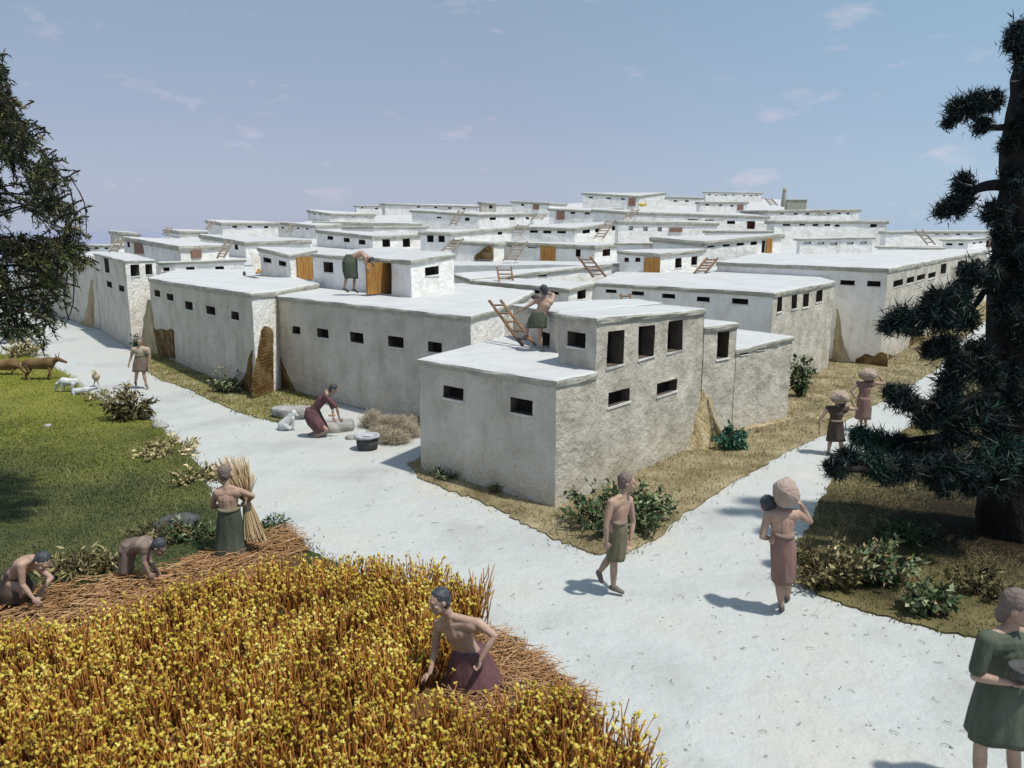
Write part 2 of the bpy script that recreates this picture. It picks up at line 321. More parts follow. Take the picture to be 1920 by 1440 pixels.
def tubes(paths, r0, r1, seg=5):
    """many tapered tubes as one triangle soup; paths: list of point lists, r0/r1 floats or lists"""
    V = []; T = []; n = 0
    for i, p in enumerate(paths):
        a = r0[i] if isinstance(r0, list) else r0; b = r1[i] if isinstance(r1, list) else r1
        m = len(p)
        for j, q in enumerate(p):
            d = (p[min(j + 1, m - 1)] - p[max(j - 1, 0)]); u, v, d = basis(d if d.length > 1e-6 else Vector((0, 0, 1))); r = lerp(a, b, j / (m - 1))
            if abs(d.z) < .9: u = d.cross(Vector((0, 0, 1))).normalized(); v = d.cross(u)
            for k in range(seg):
                w = q + u * (math.cos(2 * math.pi * k / seg) * r) + v * (math.sin(2 * math.pi * k / seg) * r); V.append(w[:])
        for j in range(m - 1):
            for k in range(seg):
                x = n + j * seg + k; y = n + j * seg + (k + 1) % seg
                T.append((x, y, y + seg)); T.append((x, y + seg, x + seg))
        for k in range(1, seg - 1): T.append((n + (m - 1) * seg, n + (m - 1) * seg + k, n + (m - 1) * seg + k + 1))
        n += m * seg
    return V, T
def inpoly(x, y, poly):
    c = False; j = len(poly) - 1
    for i in range(len(poly)):
        xi, yi = poly[i]; xj, yj = poly[j]
        if (yi > y) != (yj > y) and x < (xj - xi) * (y - yi) / (yj - yi) + xi: c = not c
        j = i
    return c
def inpoly_np(X, Y, poly):
    c = np.zeros(len(X), bool); j = len(poly) - 1
    for i in range(len(poly)):
        xi, yi = poly[i]; xj, yj = poly[j]
        if yi != yj: c ^= ((yi > Y) != (yj > Y)) & (X < (xj - xi) * (Y - yi) / (yj - yi) + xi)
        j = i
    return c
# ------------------------------------------------------------------ ground
def YB(y):
    t = [(370, 124), (387, 111), (405, 98), (425, 85), (445, 73), (465, 62), (487, 50), (518, 35), (555, 24.9), (1500, 6)]
    if y <= t[0][0]: return t[0][1] + (t[0][0] - y) * .8
    for (a, A), (b, B) in zip(t, t[1:]):
        if y <= b: return A + (B - A) * (y - a) / (b - a)
    return 6
# one ground sheet: flat where people walk, falling away behind the town to a wide plain that reaches the horizon
def ground():
    bm = bmesh.new()
    ys = [-14, -4, 2] + [4 + i * .5 for i in range(60)] + [34 + i * 4 for i in range(14)] + [100, 130, 160, 200, 300, 600, 1500, 6000]
    xs = [-6000, -1200, -300, -120, -60, -40] + [-30 + i * .75 for i in range(81)] + [40, 60, 120, 300, 1200, 6000]
    def z(x, y):
        near = .012 * noise.noise(Vector((x * .35, y * .35, 3))) 
        if y < 34 and abs(x) < 32: return near - .012
        fall = max(0, min(1, (y - 120) / 80)); side = max(0, min(1, (abs(x) - 60) / 100))
        return -.02 - 10 * max(fall, side) ** 1.5
    g = [[bm.verts.new((x, y, z(x, y))) for x in xs] for y in ys]
    for j in range(len(ys) - 1):
        for i in range(len(xs) - 1):
            f = bm.faces.new((g[j][i], g[j][i + 1], g[j + 1][i + 1], g[j + 1][i]))
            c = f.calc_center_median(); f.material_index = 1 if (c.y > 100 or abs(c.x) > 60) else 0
    return tag(bm_obj('ground', bm, ['path_dust', 'plain_far'], smooth=True), kind='structure')
ground()
# the town stands on a mound that rises away from the camera
def mound():
    rows = [(492, 250, 1500), (475, 150, 1760), (460, 190, 1860), (450, 230, 1860), (443, 300, 1850), (432, 400, 1640), (422, 520, 1640), (410, 590, 1600), (398, 720, 1590), (388, 905, 1510), (378, 1100, 1500), (372, 1240, 1470)]
    bm = bmesh.new(); R = []
    for (y, xl, xr) in rows:
        Y = YB(y); r = []
        for k in range(25):
            p = P(lerp(xl, xr, k / 24), y, Y); r.append(Vector((p.x, p.y, p.z - .15 + .1 * noise.noise(p * .3))))
        r = [Vector((r[0].x - .5, r[0].y, -4))] + r + [Vector((r[-1].x + .5, r[-1].y, -4))]; R.append(r)
    R = [[Vector((p.x, p.y - .3, -4)) for p in R[0]]] + R + [[Vector((p.x, p.y + .5, -9)) for p in R[-1]]]
    V = [[bm.verts.new(p) for p in r] for r in R]
    for j in range(len(V) - 1):
        for i in range(len(V[0]) - 1): bm.faces.new((V[j][i], V[j][i + 1], V[j + 1][i + 1], V[j + 1][i]))
    return tag(bm_obj('mound', bm, 'roof_top'), kind='structure')
mound()

# ------------------------------------------------------------------ houses
def roughpos(p, n, fade, amp):
    return p + n * ((noise.noise(p * .9) * .6 + noise.noise(p * 3.1) * .4) * amp * fade) + Vector((noise.noise(p * 2.1 + Vector((9, 0, 0))), noise.noise(p * 2.1 + Vector((0, 9, 0))), 0)) * (amp * .9)
def offset_poly(pts, o):
    out = []; n = len(pts)
    for i in range(n):
        p0, p1, p2 = pts[i - 1], pts[i], pts[(i + 1) % n]
        d1 = Vector((p1.x - p0.x, p1.y - p0.y)).normalized(); d2 = Vector((p2.x - p1.x, p2.y - p1.y)).normalized()
        n1 = Vector((d1.y, -d1.x)); n2 = Vector((d2.y, -d2.x)); b = (n1 + n2)
        b = b.normalized() if b.length > 1e-3 else n1; k = o / max(.35, b.dot(n1))
        out.append(Vector((p1.x + b.x * k, p1.y + b.y * k, p1.z)))
    return out
class H: pass
def wallhit(h, i, px, py):
    a, b = h.pts[i], h.pts[(i + 1) % len(h.pts)]
    d = Vector((b.x - a.x, b.y - a.y, 0)); L = d.length; d /= L; n = Vector((d.y, -d.x, 0)); r = ray(px, py); dn = r.dot(n)
    if dn >= -1e-6: return None
    t = (a - CAM).dot(n) / dn
    q = CAM + r * t; u = (q - a).dot(d); return (t, u, q.z, L)
def house(label, pts, base=0.0, m='plaster_white', wins=(), doors=(), rt=.12, over=.05, amp=.02, step=.6, cat='house', group=None, mwall={}, sills=True, roofm=('roof_top', 'roof_edge')):
    h = H(); h.pts = [Vector(p) for p in pts]; h.base = base; n = len(pts)
    c = sum((Vector((p.x, p.y, 0)) for p in h.pts), Vector()) / n
    root = thing('house', (c.x, c.y, base), label, cat, group); h.root = root
    per = {i: [] for i in range(n)}
    for w in wins:
        cx, cy, ww, hh = w[:4]; best = None
        for i in range(n):
            q = wallhit(h, i, cx, cy)
            if q and -.05 < q[1] < q[3] + .05 and (best is None or q[0] < best[0]): best = (*q, i)
        if not best: print('window off wall:', label, w); continue
        i = best[4]; q0 = wallhit(h, i, cx - ww / 2, cy); q1 = wallhit(h, i, cx + ww / 2, cy); qa = wallhit(h, i, cx, cy - hh / 2); qb = wallhit(h, i, cx, cy + hh / 2)
        u0, u1 = max(.04, q0[1]), min(best[3] - .04, q1[1]); z1, z0 = qa[2], qb[2]
        if u1 - u0 < .03: continue
        per[i].append((u0, u1, z0, z1, w[4] if len(w) > 4 else 'window_dark'))
    bm = bmesh.new(); windows = []; mats = [m] + sorted(set(mwall.values()) - {m})
    for i in range(n):
        a, b = h.pts[i], h.pts[(i + 1) % n]; d = Vector((b.x - a.x, b.y - a.y, 0)); L = d.length; d /= L; nn = Vector((d.y, -d.x, 0))
        facing = (a - CAM).dot(nn) < 0; ta, tb = a.z - rt * .6, b.z - rt * .6
        us = {0.0, L}; vs = {0.0, 1.0}; sp = step if facing else 3.0; Hh = (ta + tb) / 2 - base
        us |= {L * k / max(1, int(L / sp)) for k in range(max(1, int(L / sp)))}; vs |= {k / max(1, int(Hh / sp)) for k in range(max(1, int(Hh / sp)))}
        wv = []
        for (u0, u1, z0, z1, wm) in per[i]:
            tp = ta + (tb - ta) * (u0 + u1) / 2 / L; v0, v1 = max(.01, (z0 - base) / (tp - base)), min(.985, (z1 - base) / (tp - base))
            if v1 <= v0: continue
            wv.append((u0, u1, v0, v1, wm))
        for (u0, u1, v0, v1, wm) in wv:
            us = {u for u in us if not (u0 - .03 < u < u1 + .03)} | {0.0, L} ; vs = {v for v in vs if abs(v - v0) > .03 / Hh and abs(v - v1) > .03 / Hh} | {0.0, 1.0}
        for (u0, u1, v0, v1, wm) in wv: us |= {u0, u1}; vs |= {v0, v1}
        us = sorted(us); vs = sorted(vs)
        us = [u for k, u in enumerate(us) if k == 0 or u - us[k - 1] > 1e-4]; vs = [v for k, v in enumerate(vs) if k == 0 or v - vs[k - 1] > 1e-5]
        def pos(u, v):
            t = ta + (tb - ta) * u / L; p = Vector((a.x + d.x * u, a.y + d.y * u, base + (t - base) * v))
            return roughpos(p, nn, min(1, u / .25, (L - u) / .25), amp) if facing else p
        gr = [[bm.verts.new(pos(u, v)) for u in us] for v in vs]
        for jj in range(len(vs) - 1):
            for ii in range(len(us) - 1):
                uc, vc = (us[ii] + us[ii + 1]) / 2, (vs[jj] + vs[jj + 1]) / 2
                if any(u0 < uc < u1 and v0 < vc < v1 for (u0, u1, v0, v1, wm) in wv): continue
                bm.faces.new((gr[jj][ii], gr[jj][ii + 1], gr[jj + 1][ii + 1], gr[jj + 1][ii])).material_index = mats.index(mwall.get(i, m))
        for (u0, u1, v0, v1, wm) in wv: windows.append((pos(u0, v0), pos(u1, v0), pos(u1, v1), pos(u0, v1), nn, d, wm))
    bmesh.ops.remove_doubles(bm, verts=bm.verts, dist=.0008)
    bm_obj('wall', bm, mats, root, smooth=False)
    for (A, B, C, D, nn, d, wm) in windows:
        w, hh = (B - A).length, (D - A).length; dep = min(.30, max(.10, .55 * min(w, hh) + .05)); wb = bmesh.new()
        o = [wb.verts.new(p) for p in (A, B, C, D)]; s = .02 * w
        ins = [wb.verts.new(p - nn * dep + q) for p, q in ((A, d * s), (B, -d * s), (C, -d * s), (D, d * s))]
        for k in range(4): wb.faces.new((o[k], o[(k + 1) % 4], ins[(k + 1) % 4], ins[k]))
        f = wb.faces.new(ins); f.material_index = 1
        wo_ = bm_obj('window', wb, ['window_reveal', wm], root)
        if sills and A.y < 45:
            sb = bmesh.new(); t = min(.035, hh * .12); add_box(sb, (A + B) / 2 - Vector((0, 0, t / 2 + .002)) + nn * .004, (d, nn, Vector((0, 0, 1))), (w / 2 + .03, .018, t / 2), jit=.009)
            bm_obj('sill', sb, 'sill_white', wo_)
    # roof slab with a worn, slightly overhanging edge
    rb = bmesh.new(); P2 = []
    for i in range(n):
        a, b = h.pts[i], h.pts[(i + 1) % n]; k = max(1, int((b - a).length / .35)) if (a.y < 60) else max(1, int((b - a).length / 1.2))
        for j in range(k): P2.append(a.lerp(b, j / k))
    jz = lambda p, s: noise.noise(p * 1.3 + Vector((s, 0, 0))) * .022 + noise.noise(p * 4 + Vector((s, 3, 0))) * .006
    def ring(o, dz, s):
        q = offset_poly(P2, o); return [rb.verts.new(Vector((v.x + jz(v, s), v.y + jz(v, s + 7), v.z + dz + jz(v, s + 3)))) for v in q]
    r = [ring(-.06, -rt, 1), ring(over * .7, -rt, 1), ring(over, -rt * .45, 5), ring(over * .75, -.015, 9), ring(-.05, .012, 9)]
    N = len(P2)
    for a in range(4):
        for k in range(N): rb.faces.new((r[a][k], r[a][(k + 1) % N], r[a + 1][(k + 1) % N], r[a + 1][k])).material_index = 1 if a < 3 else 0
    f = rb.faces.new(r[4]); f.material_index = 0
    bmesh.ops.triangulate(rb, faces=[f])
    bm_obj('roof', rb, list(roofm), root)
    for dd in doors: door(h, *dd)
    return h
def door(h, cx, cy, ww, hh, m='wood_door', lean=.0):
    best = None
    for i in range(len(h.pts)):
        q = wallhit(h, i, cx, cy)
        if q and -.1 < q[1] < q[3] + .1 and (best is None or q[0] < best[0]): best = (*q, i)
    if not best: print('door off wall', cx, cy); return
    i = best[4]; a, b = h.pts[i], h.pts[(i + 1) % len(h.pts)]; d = Vector((b.x - a.x, b.y - a.y, 0)).normalized(); nn = Vector((d.y, -d.x, 0))
    u0, u1 = wallhit(h, i, cx - ww / 2, cy)[1], wallhit(h, i, cx + ww / 2, cy)[1]; z1, z0 = wallhit(h, i, cx, cy - hh / 2)[2], wallhit(h, i, cx, cy + hh / 2)[2]
    bm = bmesh.new(); k = max(2, min(5, int((u1 - u0) / .2))); 
    for j in range(k):
        ua, ub = lerp(u0, u1, j / k) + .004, lerp(u0, u1, (j + 1) / k) - .004
        add_box(bm, Vector((a.x, a.y, 0)) + d * ((ua + ub) / 2) + nn * (.05 + lean) + Vector((0, 0, (z0 + z1) / 2 + .01 * random.uniform(-1, 1))), (d, nn, Vector((0, 0, 1))), ((ub - ua) / 2, .03, (z1 - z0) / 2), jit=.004)
    return bm_obj('door', bm, m, h.root)
def wallpatch(h, i, poly, m='brick_exposed', t=.03, name='exposed_brick'):
    """broken plaster patch, outline in photo pixels, lying on wall i of house h"""
    a, b = h.pts[i], h.pts[(i + 1) % len(h.pts)]; d = Vector((b.x - a.x, b.y - a.y, 0)).normalized(); nn = Vector((d.y, -d.x, 0))
    q = []
    pp = []
    for k in range(len(poly)):
        x0, y0 = poly[k]; x1, y1 = poly[(k + 1) % len(poly)]; s = max(1, int(math.hypot(x1 - x0, y1 - y0) / 6))
        for j in range(s): pp.append((lerp(x0, x1, j / s) + (random.uniform(-1, 1) if j else 0), lerp(y0, y1, j / s) + (random.uniform(-1, 1) if j else 0)))
    bm = bmesh.new(); uv = bm.loops.layers.uv.new('UVMap'); uvs = {}
    def mk(px, py, off):
        _, u, z, L = wallhit(h, i, px, py); v = bm.verts.new(Vector((a.x, a.y, 0)) + d * u + Vector((0, 0, max(z, .0))) + nn * off); uvs[v] = (u, z); return v
    inner = [mk(x, y, -.02) for x, y in pp]; outer = [mk(x, y, t + .012 * random.random()) for x, y in pp]; n = len(pp)
    f = bm.faces.new(outer); sides = [bm.faces.new((inner[k], inner[(k + 1) % n], outer[(k + 1) % n], outer[k])) for k in range(n)]
    bmesh.ops.recalc_face_normals(bm, faces=bm.faces)
    for f in bm.faces:
        for l in f.loops: l[uv].uv = uvs[l.vert]
    return bm_obj(name, bm, m, h.root)
def buttress(h, i, rows, pr, m='mud_brown', name='mud_buttress'):
    """earth heaped against the wall; rows (y, xl, xr) from top to bottom in photo pixels, pr = how far each row stands out"""
    a, b = h.pts[i], h.pts[(i + 1) % len(h.pts)]; d = Vector((b.x - a.x, b.y - a.y, 0)).normalized(); nn = Vector((d.y, -d.x, 0)); R = []
    for (y, xl, xr), p in zip(rows, pr):
        c = []
        _, ul, z, L = wallhit(h, i, xl, y); _, ur, z2, L = wallhit(h, i, xr, y); zz = max(-.05, (z + z2) / 2)
        for k in range(13):
            t = k / 12; o = p * math.sin(math.pi * t) ** .7 * (1 + .3 * noise.noise(Vector((t * 4, zz * 3, ul)))) - .03
            c.append(Vector((a.x, a.y, 0)) + d * lerp(ul, ur, t) + Vector((0, 0, zz)) + nn * o)
        R.append([q + d * (.10 * noise.noise(q * 4) * (1 if 0 < k < 12 else 1.6)) for k, q in enumerate(c)])
    bm = bmesh.new(); V = [[bm.verts.new(p) for p in c] for c in R]
    for j in range(len(V) - 1):
        for k in range(12): bm.faces.new((V[j][k], V[j + 1][k], V[j + 1][k + 1], V[j][k + 1]))
    bmesh.ops.subdivide_edges(bm, edges=bm.edges, cuts=2, use_grid_fill=True)
    for v in bm.verts: v.co += nn * (noise.noise(v.co * 5) * .04 + noise.noise(v.co * 13) * .03) + d * noise.noise(v.co * 6 + Vector((4, 0, 0))) * .06
    bmesh.ops.recalc_face_normals(bm, faces=bm.faces)
    return bm_obj(name, bm, m, h.root, smooth=True)
def col_t(c, dirv, px, py):
    k = ray(px, py); k = k.x / k.y; return (k * c.y - c.x) / (dirv.x - k * dirv.y)
def far(label, xl, cor, xr, yb, a=44, b=51, ytl=None, ytr=None, Y=None, base=0.0, depth=None, **kw):
    """corner cor=(px,ytop) nearest the camera; left wall to column xl, right wall to column xr"""
    Y = Y or YB(yb); c = P(cor[0], cor[1], Y); A = Vector((-math.cos(math.radians(a)), math.sin(math.radians(a)), 0)); B = Vector((math.cos(math.radians(b)), math.sin(math.radians(b)), 0))
    tl = col_t(c, A, xl, cor[1]); tr = col_t(c, B, xr, cor[1]); l = c + A * tl; r = c + B * tr
    if ytl is not None: l.z = P(xl, ytl, l.y).z
    if ytr is not None: r.z = P(xr, ytr, r.y).z
    bl = B if depth is None else B; bk = l + (r - c)
    if depth is not None:          # shorten: the house is only this deep beyond its short wall
        if tr < depth: bk = l + B * depth; r2 = r + (bk - l) - (r - c); pts = [l, c, r, r + B * 0 + (bk - l) - (r - c), bk] if (bk - l - (r - c)).length > .2 else [l, c, r, bk]
        else: pts = [l, c, r, bk]
    else: pts = [l, c, r, bk]
    for p in pts[3:]: p.z = (l.z + r.z) / 2 if p is bk else r.z
    kw.setdefault('amp', .03 if Y < 60 else .05); kw.setdefault('step', .8 if Y < 40 else 2.5); kw.setdefault('rt', .17 if Y < 45 else .30); kw.setdefault('over', .06 if Y < 45 else .09)
    return house(label, pts, base=base, **kw)

# --- the five houses along the front
zf = P(1043, 713, 13.9).z
cB = G(1043, 713, zf); cA = G(785, 672, zf); cBp = G(1117, 697, zf)
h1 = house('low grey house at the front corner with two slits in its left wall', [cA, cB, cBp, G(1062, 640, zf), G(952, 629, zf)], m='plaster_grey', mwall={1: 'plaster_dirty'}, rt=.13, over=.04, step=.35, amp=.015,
           wins=[(850, 737, 38, 23), (978, 762, 41, 28)])
zt = P(1113, 595, cBp.y).z
wd = (G(1325, 826) - G(1045, 955)); wd.z = 0; wd.normalize()
tB = Vector((cBp.x, cBp.y, zt)); kk = ray(1321, 578); kk = kk.x / kk.y
tR = tB + wd * ((kk * tB.y - tB.x) / (wd.x - kk * wd.y)); tR.z = P(1321, 579, tR.y).z
tL = G(1048, 586, zt)
ad = (tL - tB); ad.z = 0
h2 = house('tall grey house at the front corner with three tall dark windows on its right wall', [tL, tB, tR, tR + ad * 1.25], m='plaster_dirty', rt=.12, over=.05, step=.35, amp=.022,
           wins=[(1154, 653, 32, 66), (1212, 641, 30, 60), (1266, 630, 28, 57), (1161, 745, 40, 26), (1250, 726, 38, 23), (1080, 637, 34, 28)])
aR = tR + wd * .05; a0 = Vector((aR.x, aR.y, P(1326, 612, aR.y).z)); kk = ray(1382, 610); kk = kk.x / kk.y
wd2 = Vector((.80, .60, 0)).normalized()
a1 = a0 + wd2 * ((kk * a0.y - a0.x) / (wd2.x - kk * wd2.y))
h3 = house('narrow grey block with one tall window between the tall corner house and a low annex', [a0, a1, a1 + ad.normalized() * 1.1, a0 + ad.normalized() * 1.1], m='plaster_dirty', rt=.12, over=.045, step=.35,
           wins=[(1356, 647, 22, 50)])
b0 = a1 + wd2 * .02; b0.z = P(1383, 655, b0.y).z; kk = ray(1486, 628); kk = kk.x / kk.y
b1 = b0 + wd2 * ((kk * b0.y - b0.x) / (wd2.x - kk * wd2.y)); b1.z = P(1486, 630, b1.y).z
h4 = house('low sloping grey annex with three small slits under its roof edge', [b0, b1, b1 + ad.normalized() * 2.6, b0 + ad.normalized() * 2.6], m='plaster_dirty', rt=.12, over=.04, step=.35,
           wins=[(1395, 661, 14, 8), (1427, 652, 13, 8), (1453, 644, 11, 8)])
# block behind the man on the ladder
zb = P(962, 572, 19.6).z
h5b = house('grey block with a black opening behind the man on the ladder', [P(962, 570, 19.9), P(1048, 585, 17.0), P(1113, 580, 17.6), P(1240, 567, 19.8), P(1180, 560, 22)], base=0, m='plaster_grey', rt=.13, over=.04, step=.4, wins=[(1022, 640, 18, 34)])

zh5 = P(514, 555, 24.9).z
h5 = house('long grey house with five small windows and a doorway block on its roof', [G(510, 553, zh5), G(882, 592, zh5), G(946, 573, zh5), G(1000, 545, zh5), G(870, 532, zh5), G(560, 530, zh5)], m='plaster_grey', mwall={1: 'plaster_white'}, rt=.14, over=.05, step=.45,  # right wall in white plaster to paint it as sunlit
           wins=[(556, 619, 15, 14), (605, 625, 21, 17), (669, 633, 24, 19), (742, 641, 28, 20), (815, 651, 26, 19)])
zp = P(770, 487, 24.2).z
h12 = house('grey and white doorway block on the long roof with a standing plank door', [P(586, 475, 29), P(770, 487, 24.2), P(851, 475, 26.2), P(720, 463, 31.5)], base=zh5 - .02, m='plaster_white', rt=.15, over=.05, step=.4,
            wins=[(616, 501, 18, 19), (664, 497, 8, 22), (810, 508, 26, 16), (716, 520, 36, 60)])
# left house; its return wall is whiter, sunlight put into the colour
zh6 = P(470, 549, 23.7).z
h6 = house('long grey street house with broken brick at both its ends', [P(279, 520, 32.5), P(330, 529, 29.6), P(471, 549, 23.7), P(513, 546, 24.9), G(596, 531, zh6), G(480, 500, zh6), G(340, 503, zh6)], m='plaster_grey', mwall={2: 'plaster_white'}, rt=.16, over=.05, step=.45,
           wins=[(295, 550, 10, 12), (319, 557, 11, 12), (354, 573, 14, 15), (395, 582, 16, 15), (441, 592, 15, 15)])
zh7 = P(234, 487, 33.5).z
h7 = house('tall narrow grey house with two square black windows high on its white side', [P(176, 474, 40), P(234, 488, 33.5), P(291, 487, 35.8), P(240, 474, 42)], m='plaster_white', mwall={0: 'plaster_grey'}, rt=.10, over=.04, step=.45,  # left wall in grey plaster, its shade painted into the colour
           wins=[(200, 497, 8, 28), (205, 533, 9, 11), (228, 541, 10, 11), (253, 507, 17, 22), (279, 505, 13, 20)])
h8 = house('plain grey house end at the far left behind the tangled tree', [P(20, 470, 56), P(176, 487, 40.5), P(200, 486, 42), P(60, 468, 60)], m='plaster_grey', rt=.15, over=.05)
# right-hand front row
z19 = P(1450, 548, 23.7).z
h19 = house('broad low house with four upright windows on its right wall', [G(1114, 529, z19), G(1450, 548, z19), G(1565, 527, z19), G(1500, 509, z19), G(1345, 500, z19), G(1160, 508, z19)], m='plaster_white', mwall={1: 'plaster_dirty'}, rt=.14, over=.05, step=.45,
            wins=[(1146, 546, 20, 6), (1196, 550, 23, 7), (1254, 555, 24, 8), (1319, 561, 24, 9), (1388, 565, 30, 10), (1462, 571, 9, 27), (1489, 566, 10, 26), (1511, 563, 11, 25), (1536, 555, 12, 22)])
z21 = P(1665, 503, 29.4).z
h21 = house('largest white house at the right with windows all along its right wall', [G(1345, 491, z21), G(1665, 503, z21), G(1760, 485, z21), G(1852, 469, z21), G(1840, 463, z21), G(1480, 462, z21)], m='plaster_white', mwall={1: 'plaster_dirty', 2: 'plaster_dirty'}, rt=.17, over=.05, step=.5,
            wins=[(1589, 530, 27, 9), (1638, 532, 25, 10), (1684, 531, 18, 12), (1707, 525, 14, 11), (1727, 520, 14, 10), (1747, 516, 14, 10), (1769, 504, 10, 19), (1800, 498, 10, 17), (1833, 493, 9, 15)])
# brick and earth on the street walls
wallpatch(h6, 0, [(288, 614), (293, 619), (303, 616), (312, 620), (322, 616), (327, 622), (329, 672), (300, 668), (288, 650)])
buttress(h6, 0, [(562, 276, 284), (600, 270, 289), (640, 266, 296), (668, 268, 304)], [.03, .10, .2, .3])
buttress(h8, 0, [(525, 168, 177), (560, 165, 178), (600, 158, 178), (625, 150, 178)], [.03, .08, .15, .2])
wallpatch(h5, 0, [(514, 614), (522, 640), (528, 676), (541, 706), (556, 735), (568, 752), (514, 752)], t=.02)
wallpatch(h6, 2, [(489, 620), (495, 611), (505, 614), (511, 622), (512, 744), (473, 744), (474, 704), (483, 662)], t=.02)
wallpatch(h6, 1, [(474, 656), (472, 738), (448, 725), (461, 700), (467, 672)], t=.02)
buttress(h2, 1, [(726, 1315, 1324), (760, 1308, 1324), (800, 1298, 1324), (842, 1282, 1324)], [.04, .14, .28, .42])
buttress(h3, 0, [(740, 1326, 1333), (780, 1326, 1341), (815, 1326, 1352)], [.04, .14, .26])
buttress(h21, 0, [(575, 1566, 1572), (600, 1566, 1577), (625, 1565, 1581), (650, 1563, 1586), (675, 1560, 1596), (690, 1556, 1612), (698, 1552, 1640)], [.04, .08, .14, .2, .3, .4, .5])
wallpatch(h21, 0, [(1600, 690), (1607, 672), (1622, 663), (1640, 668), (1652, 660), (1664, 664), (1664, 694), (1640, 697)])
wallpatch(h21, 1, [(1666, 664), (1680, 668), (1694, 672), (1704, 680), (1690, 690), (1666, 694)])
wallpatch(h21, 1, [(1712, 614), (1728, 606), (1732, 634), (1716, 650), (1702, 654)])
bmf = bmesh.new()
p0 = b0 + Vector((0, 0, -b0.z)); p1 = b1 + Vector((0, 0, -b1.z)); nn_ = Vector((wd2.y, -wd2.x, 0))
for k in range(9): add_box(bmf, p0.lerp(p1, (k + .5) / 9) + nn_ * .10 + Vector((0, 0, .07)), (wd2, nn_, Vector((0, 0, 1))), ((p1 - p0).length / 18 + .01, .09 + .02 * random.random(), .09), jit=.015)
bm_obj('footing', bmf, 'mud_brown', h4.root)

# --- houses on the left and middle of the mound
far('small white house with a dark doorway behind the head of the ladder man', 889, (1066, 540), 1116, 560, Y=27.5, ytl=525, ytr=529, b=40, wins=[(922, 540, 16, 6), (951, 542, 16, 6), (978, 544, 17, 6), (1006, 547, 15, 6), (1040, 549, 14, 6), (1090, 551, 16, 20)])
far('wide low roofed house behind the small doorway house with two ladder tops at its edge', 852, (882, 523), 1162, 545, Y=31, ytl=512, ytr=492, b=35, wins=[(1017, 517, 16, 4), (1067, 508, 15, 4)], rt=.16)
far('low white strip house with three slits right of the tall left house', 296, (300, 491), 458, 505, Y=37.5, b=4, ytr=486, wins=[(312, 505, 11, 7), (357, 504, 16, 7), (412, 503, 17, 7)], rt=.14)
far('small tilted hut with an orange brown plank door beside two slanted slits', 485, (543, 477), 592, 526, Y=31, ytl=463, ytr=468, wins=[(501, 488, 15, 9), (530, 494, 15, 9)], doors=[(571, 503, 31, 42)])
far('house with two reddish plank doors and four round holes under a broad roof', 233, (337, 461), 428, 484, Y=47, ytl=443, ytr=458, wins=[(241, 457, 5, 13), (251, 454, 6, 4), (294, 459, 4, 5), (306, 461, 4, 5), (317, 462, 4, 5), (327, 464, 4, 5), (390, 465, 9, 5), (413, 465, 8, 4)], doors=[(261, 465, 15, 21, 'wood_old'), (367, 473, 19, 22, 'wood_old')])
far('white house with a row of tiny holes under its roof and a ladder left', 376, (460, 453), 581, 500, Y=54, ytl=439, ytr=449, b=22, wins=[(443, 461, 6, 14), (478, 455, 5, 3), (497, 455, 5, 3), (520, 454, 5, 3), (539, 453, 5, 3), (561, 452, 5, 3)])
far('grey and white house with three slits left and two dark square windows right', 594, (698, 442), 788, 467, ytl=430, ytr=439, b=36, wins=[(619, 446, 11, 7), (650, 450, 11, 8), (679, 454, 13, 9), (724, 455, 14, 16), (762, 455, 14, 16)])
far('house with two upright windows beside a leaning ladder, white gallery to its right', 788, (845, 435), 959, 470, Y=60, a=18, ytl=433, ytr=425, b=30, wins=[(807, 447, 12, 14), (828, 447, 12, 14), (876, 437, 11, 4), (911, 434, 11, 3), (937, 436, 8, 8)])
h15 = far('plain pale wall block with a patch of broken brick at its right corner', 846, (926, 454), 945, 487, Y=51, a=12, ytl=449, wins=[])
wallpatch(h15, 0, [(890, 486), (893, 478), (902, 472), (910, 464), (920, 461), (925, 470), (925, 486)], t=.3, name='brick_rubble')
far('house with one brown plank door and a doorway, behind a ladder with five steps', 936, (1115, 460), 1163, 490, Y=50, a=22, ytl=452, ytr=456, wins=[(961, 460, 12, 7), (998, 462, 16, 7), (1084, 472, 9, 19), (1137, 472, 14, 16, 'window_red')], doors=[(1028, 474, 28, 30)])
far('small white hut with a bright plank door between two pairs of red windows', 1162, (1238, 475), 1319, 519, Y=34.5, a=18, b=30, ytl=469, ytr=466, wins=[(1175, 487, 8, 8, 'window_red'), (1196, 487, 9, 8, 'window_red'), (1272, 493, 12, 18, 'window_red'), (1302, 489, 12, 16, 'window_red')], doors=[(1223, 500, 30, 34)])
far('white house with four slits and an open door behind the bright plank door hut', 1224, (1320, 452), 1464, 479, Y=46, a=15, b=27, ytl=444, ytr=438, wins=[(1333, 461, 13, 6), (1362, 459, 13, 6), (1388, 457, 13, 7), (1413, 456, 12, 7), (1431, 461, 6, 26)], doors=[(1441, 461, 11, 26)])
far('small whitewashed hut with five dark slits standing on the largest roof', 1495, (1500, 447), 1636, 475, Y=47, a=40, b=4, ytr=444, wins=[(1514, 455, 13, 5), (1539, 456, 13, 5), (1563, 457, 13, 6), (1594, 456, 12, 5), (1619, 455, 12, 5)], rt=.12)
far('long white house with five slits and one square window near the right skyline', 1438, (1452, 413), 1663, 458, Y=66, a=40, b=8, ytr=413, wins=[(1475, 421, 13, 5), (1504, 421, 11, 4), (1529, 422, 11, 4), (1551, 422, 10, 4), (1570, 423, 10, 4), (1638, 422, 12, 8)])
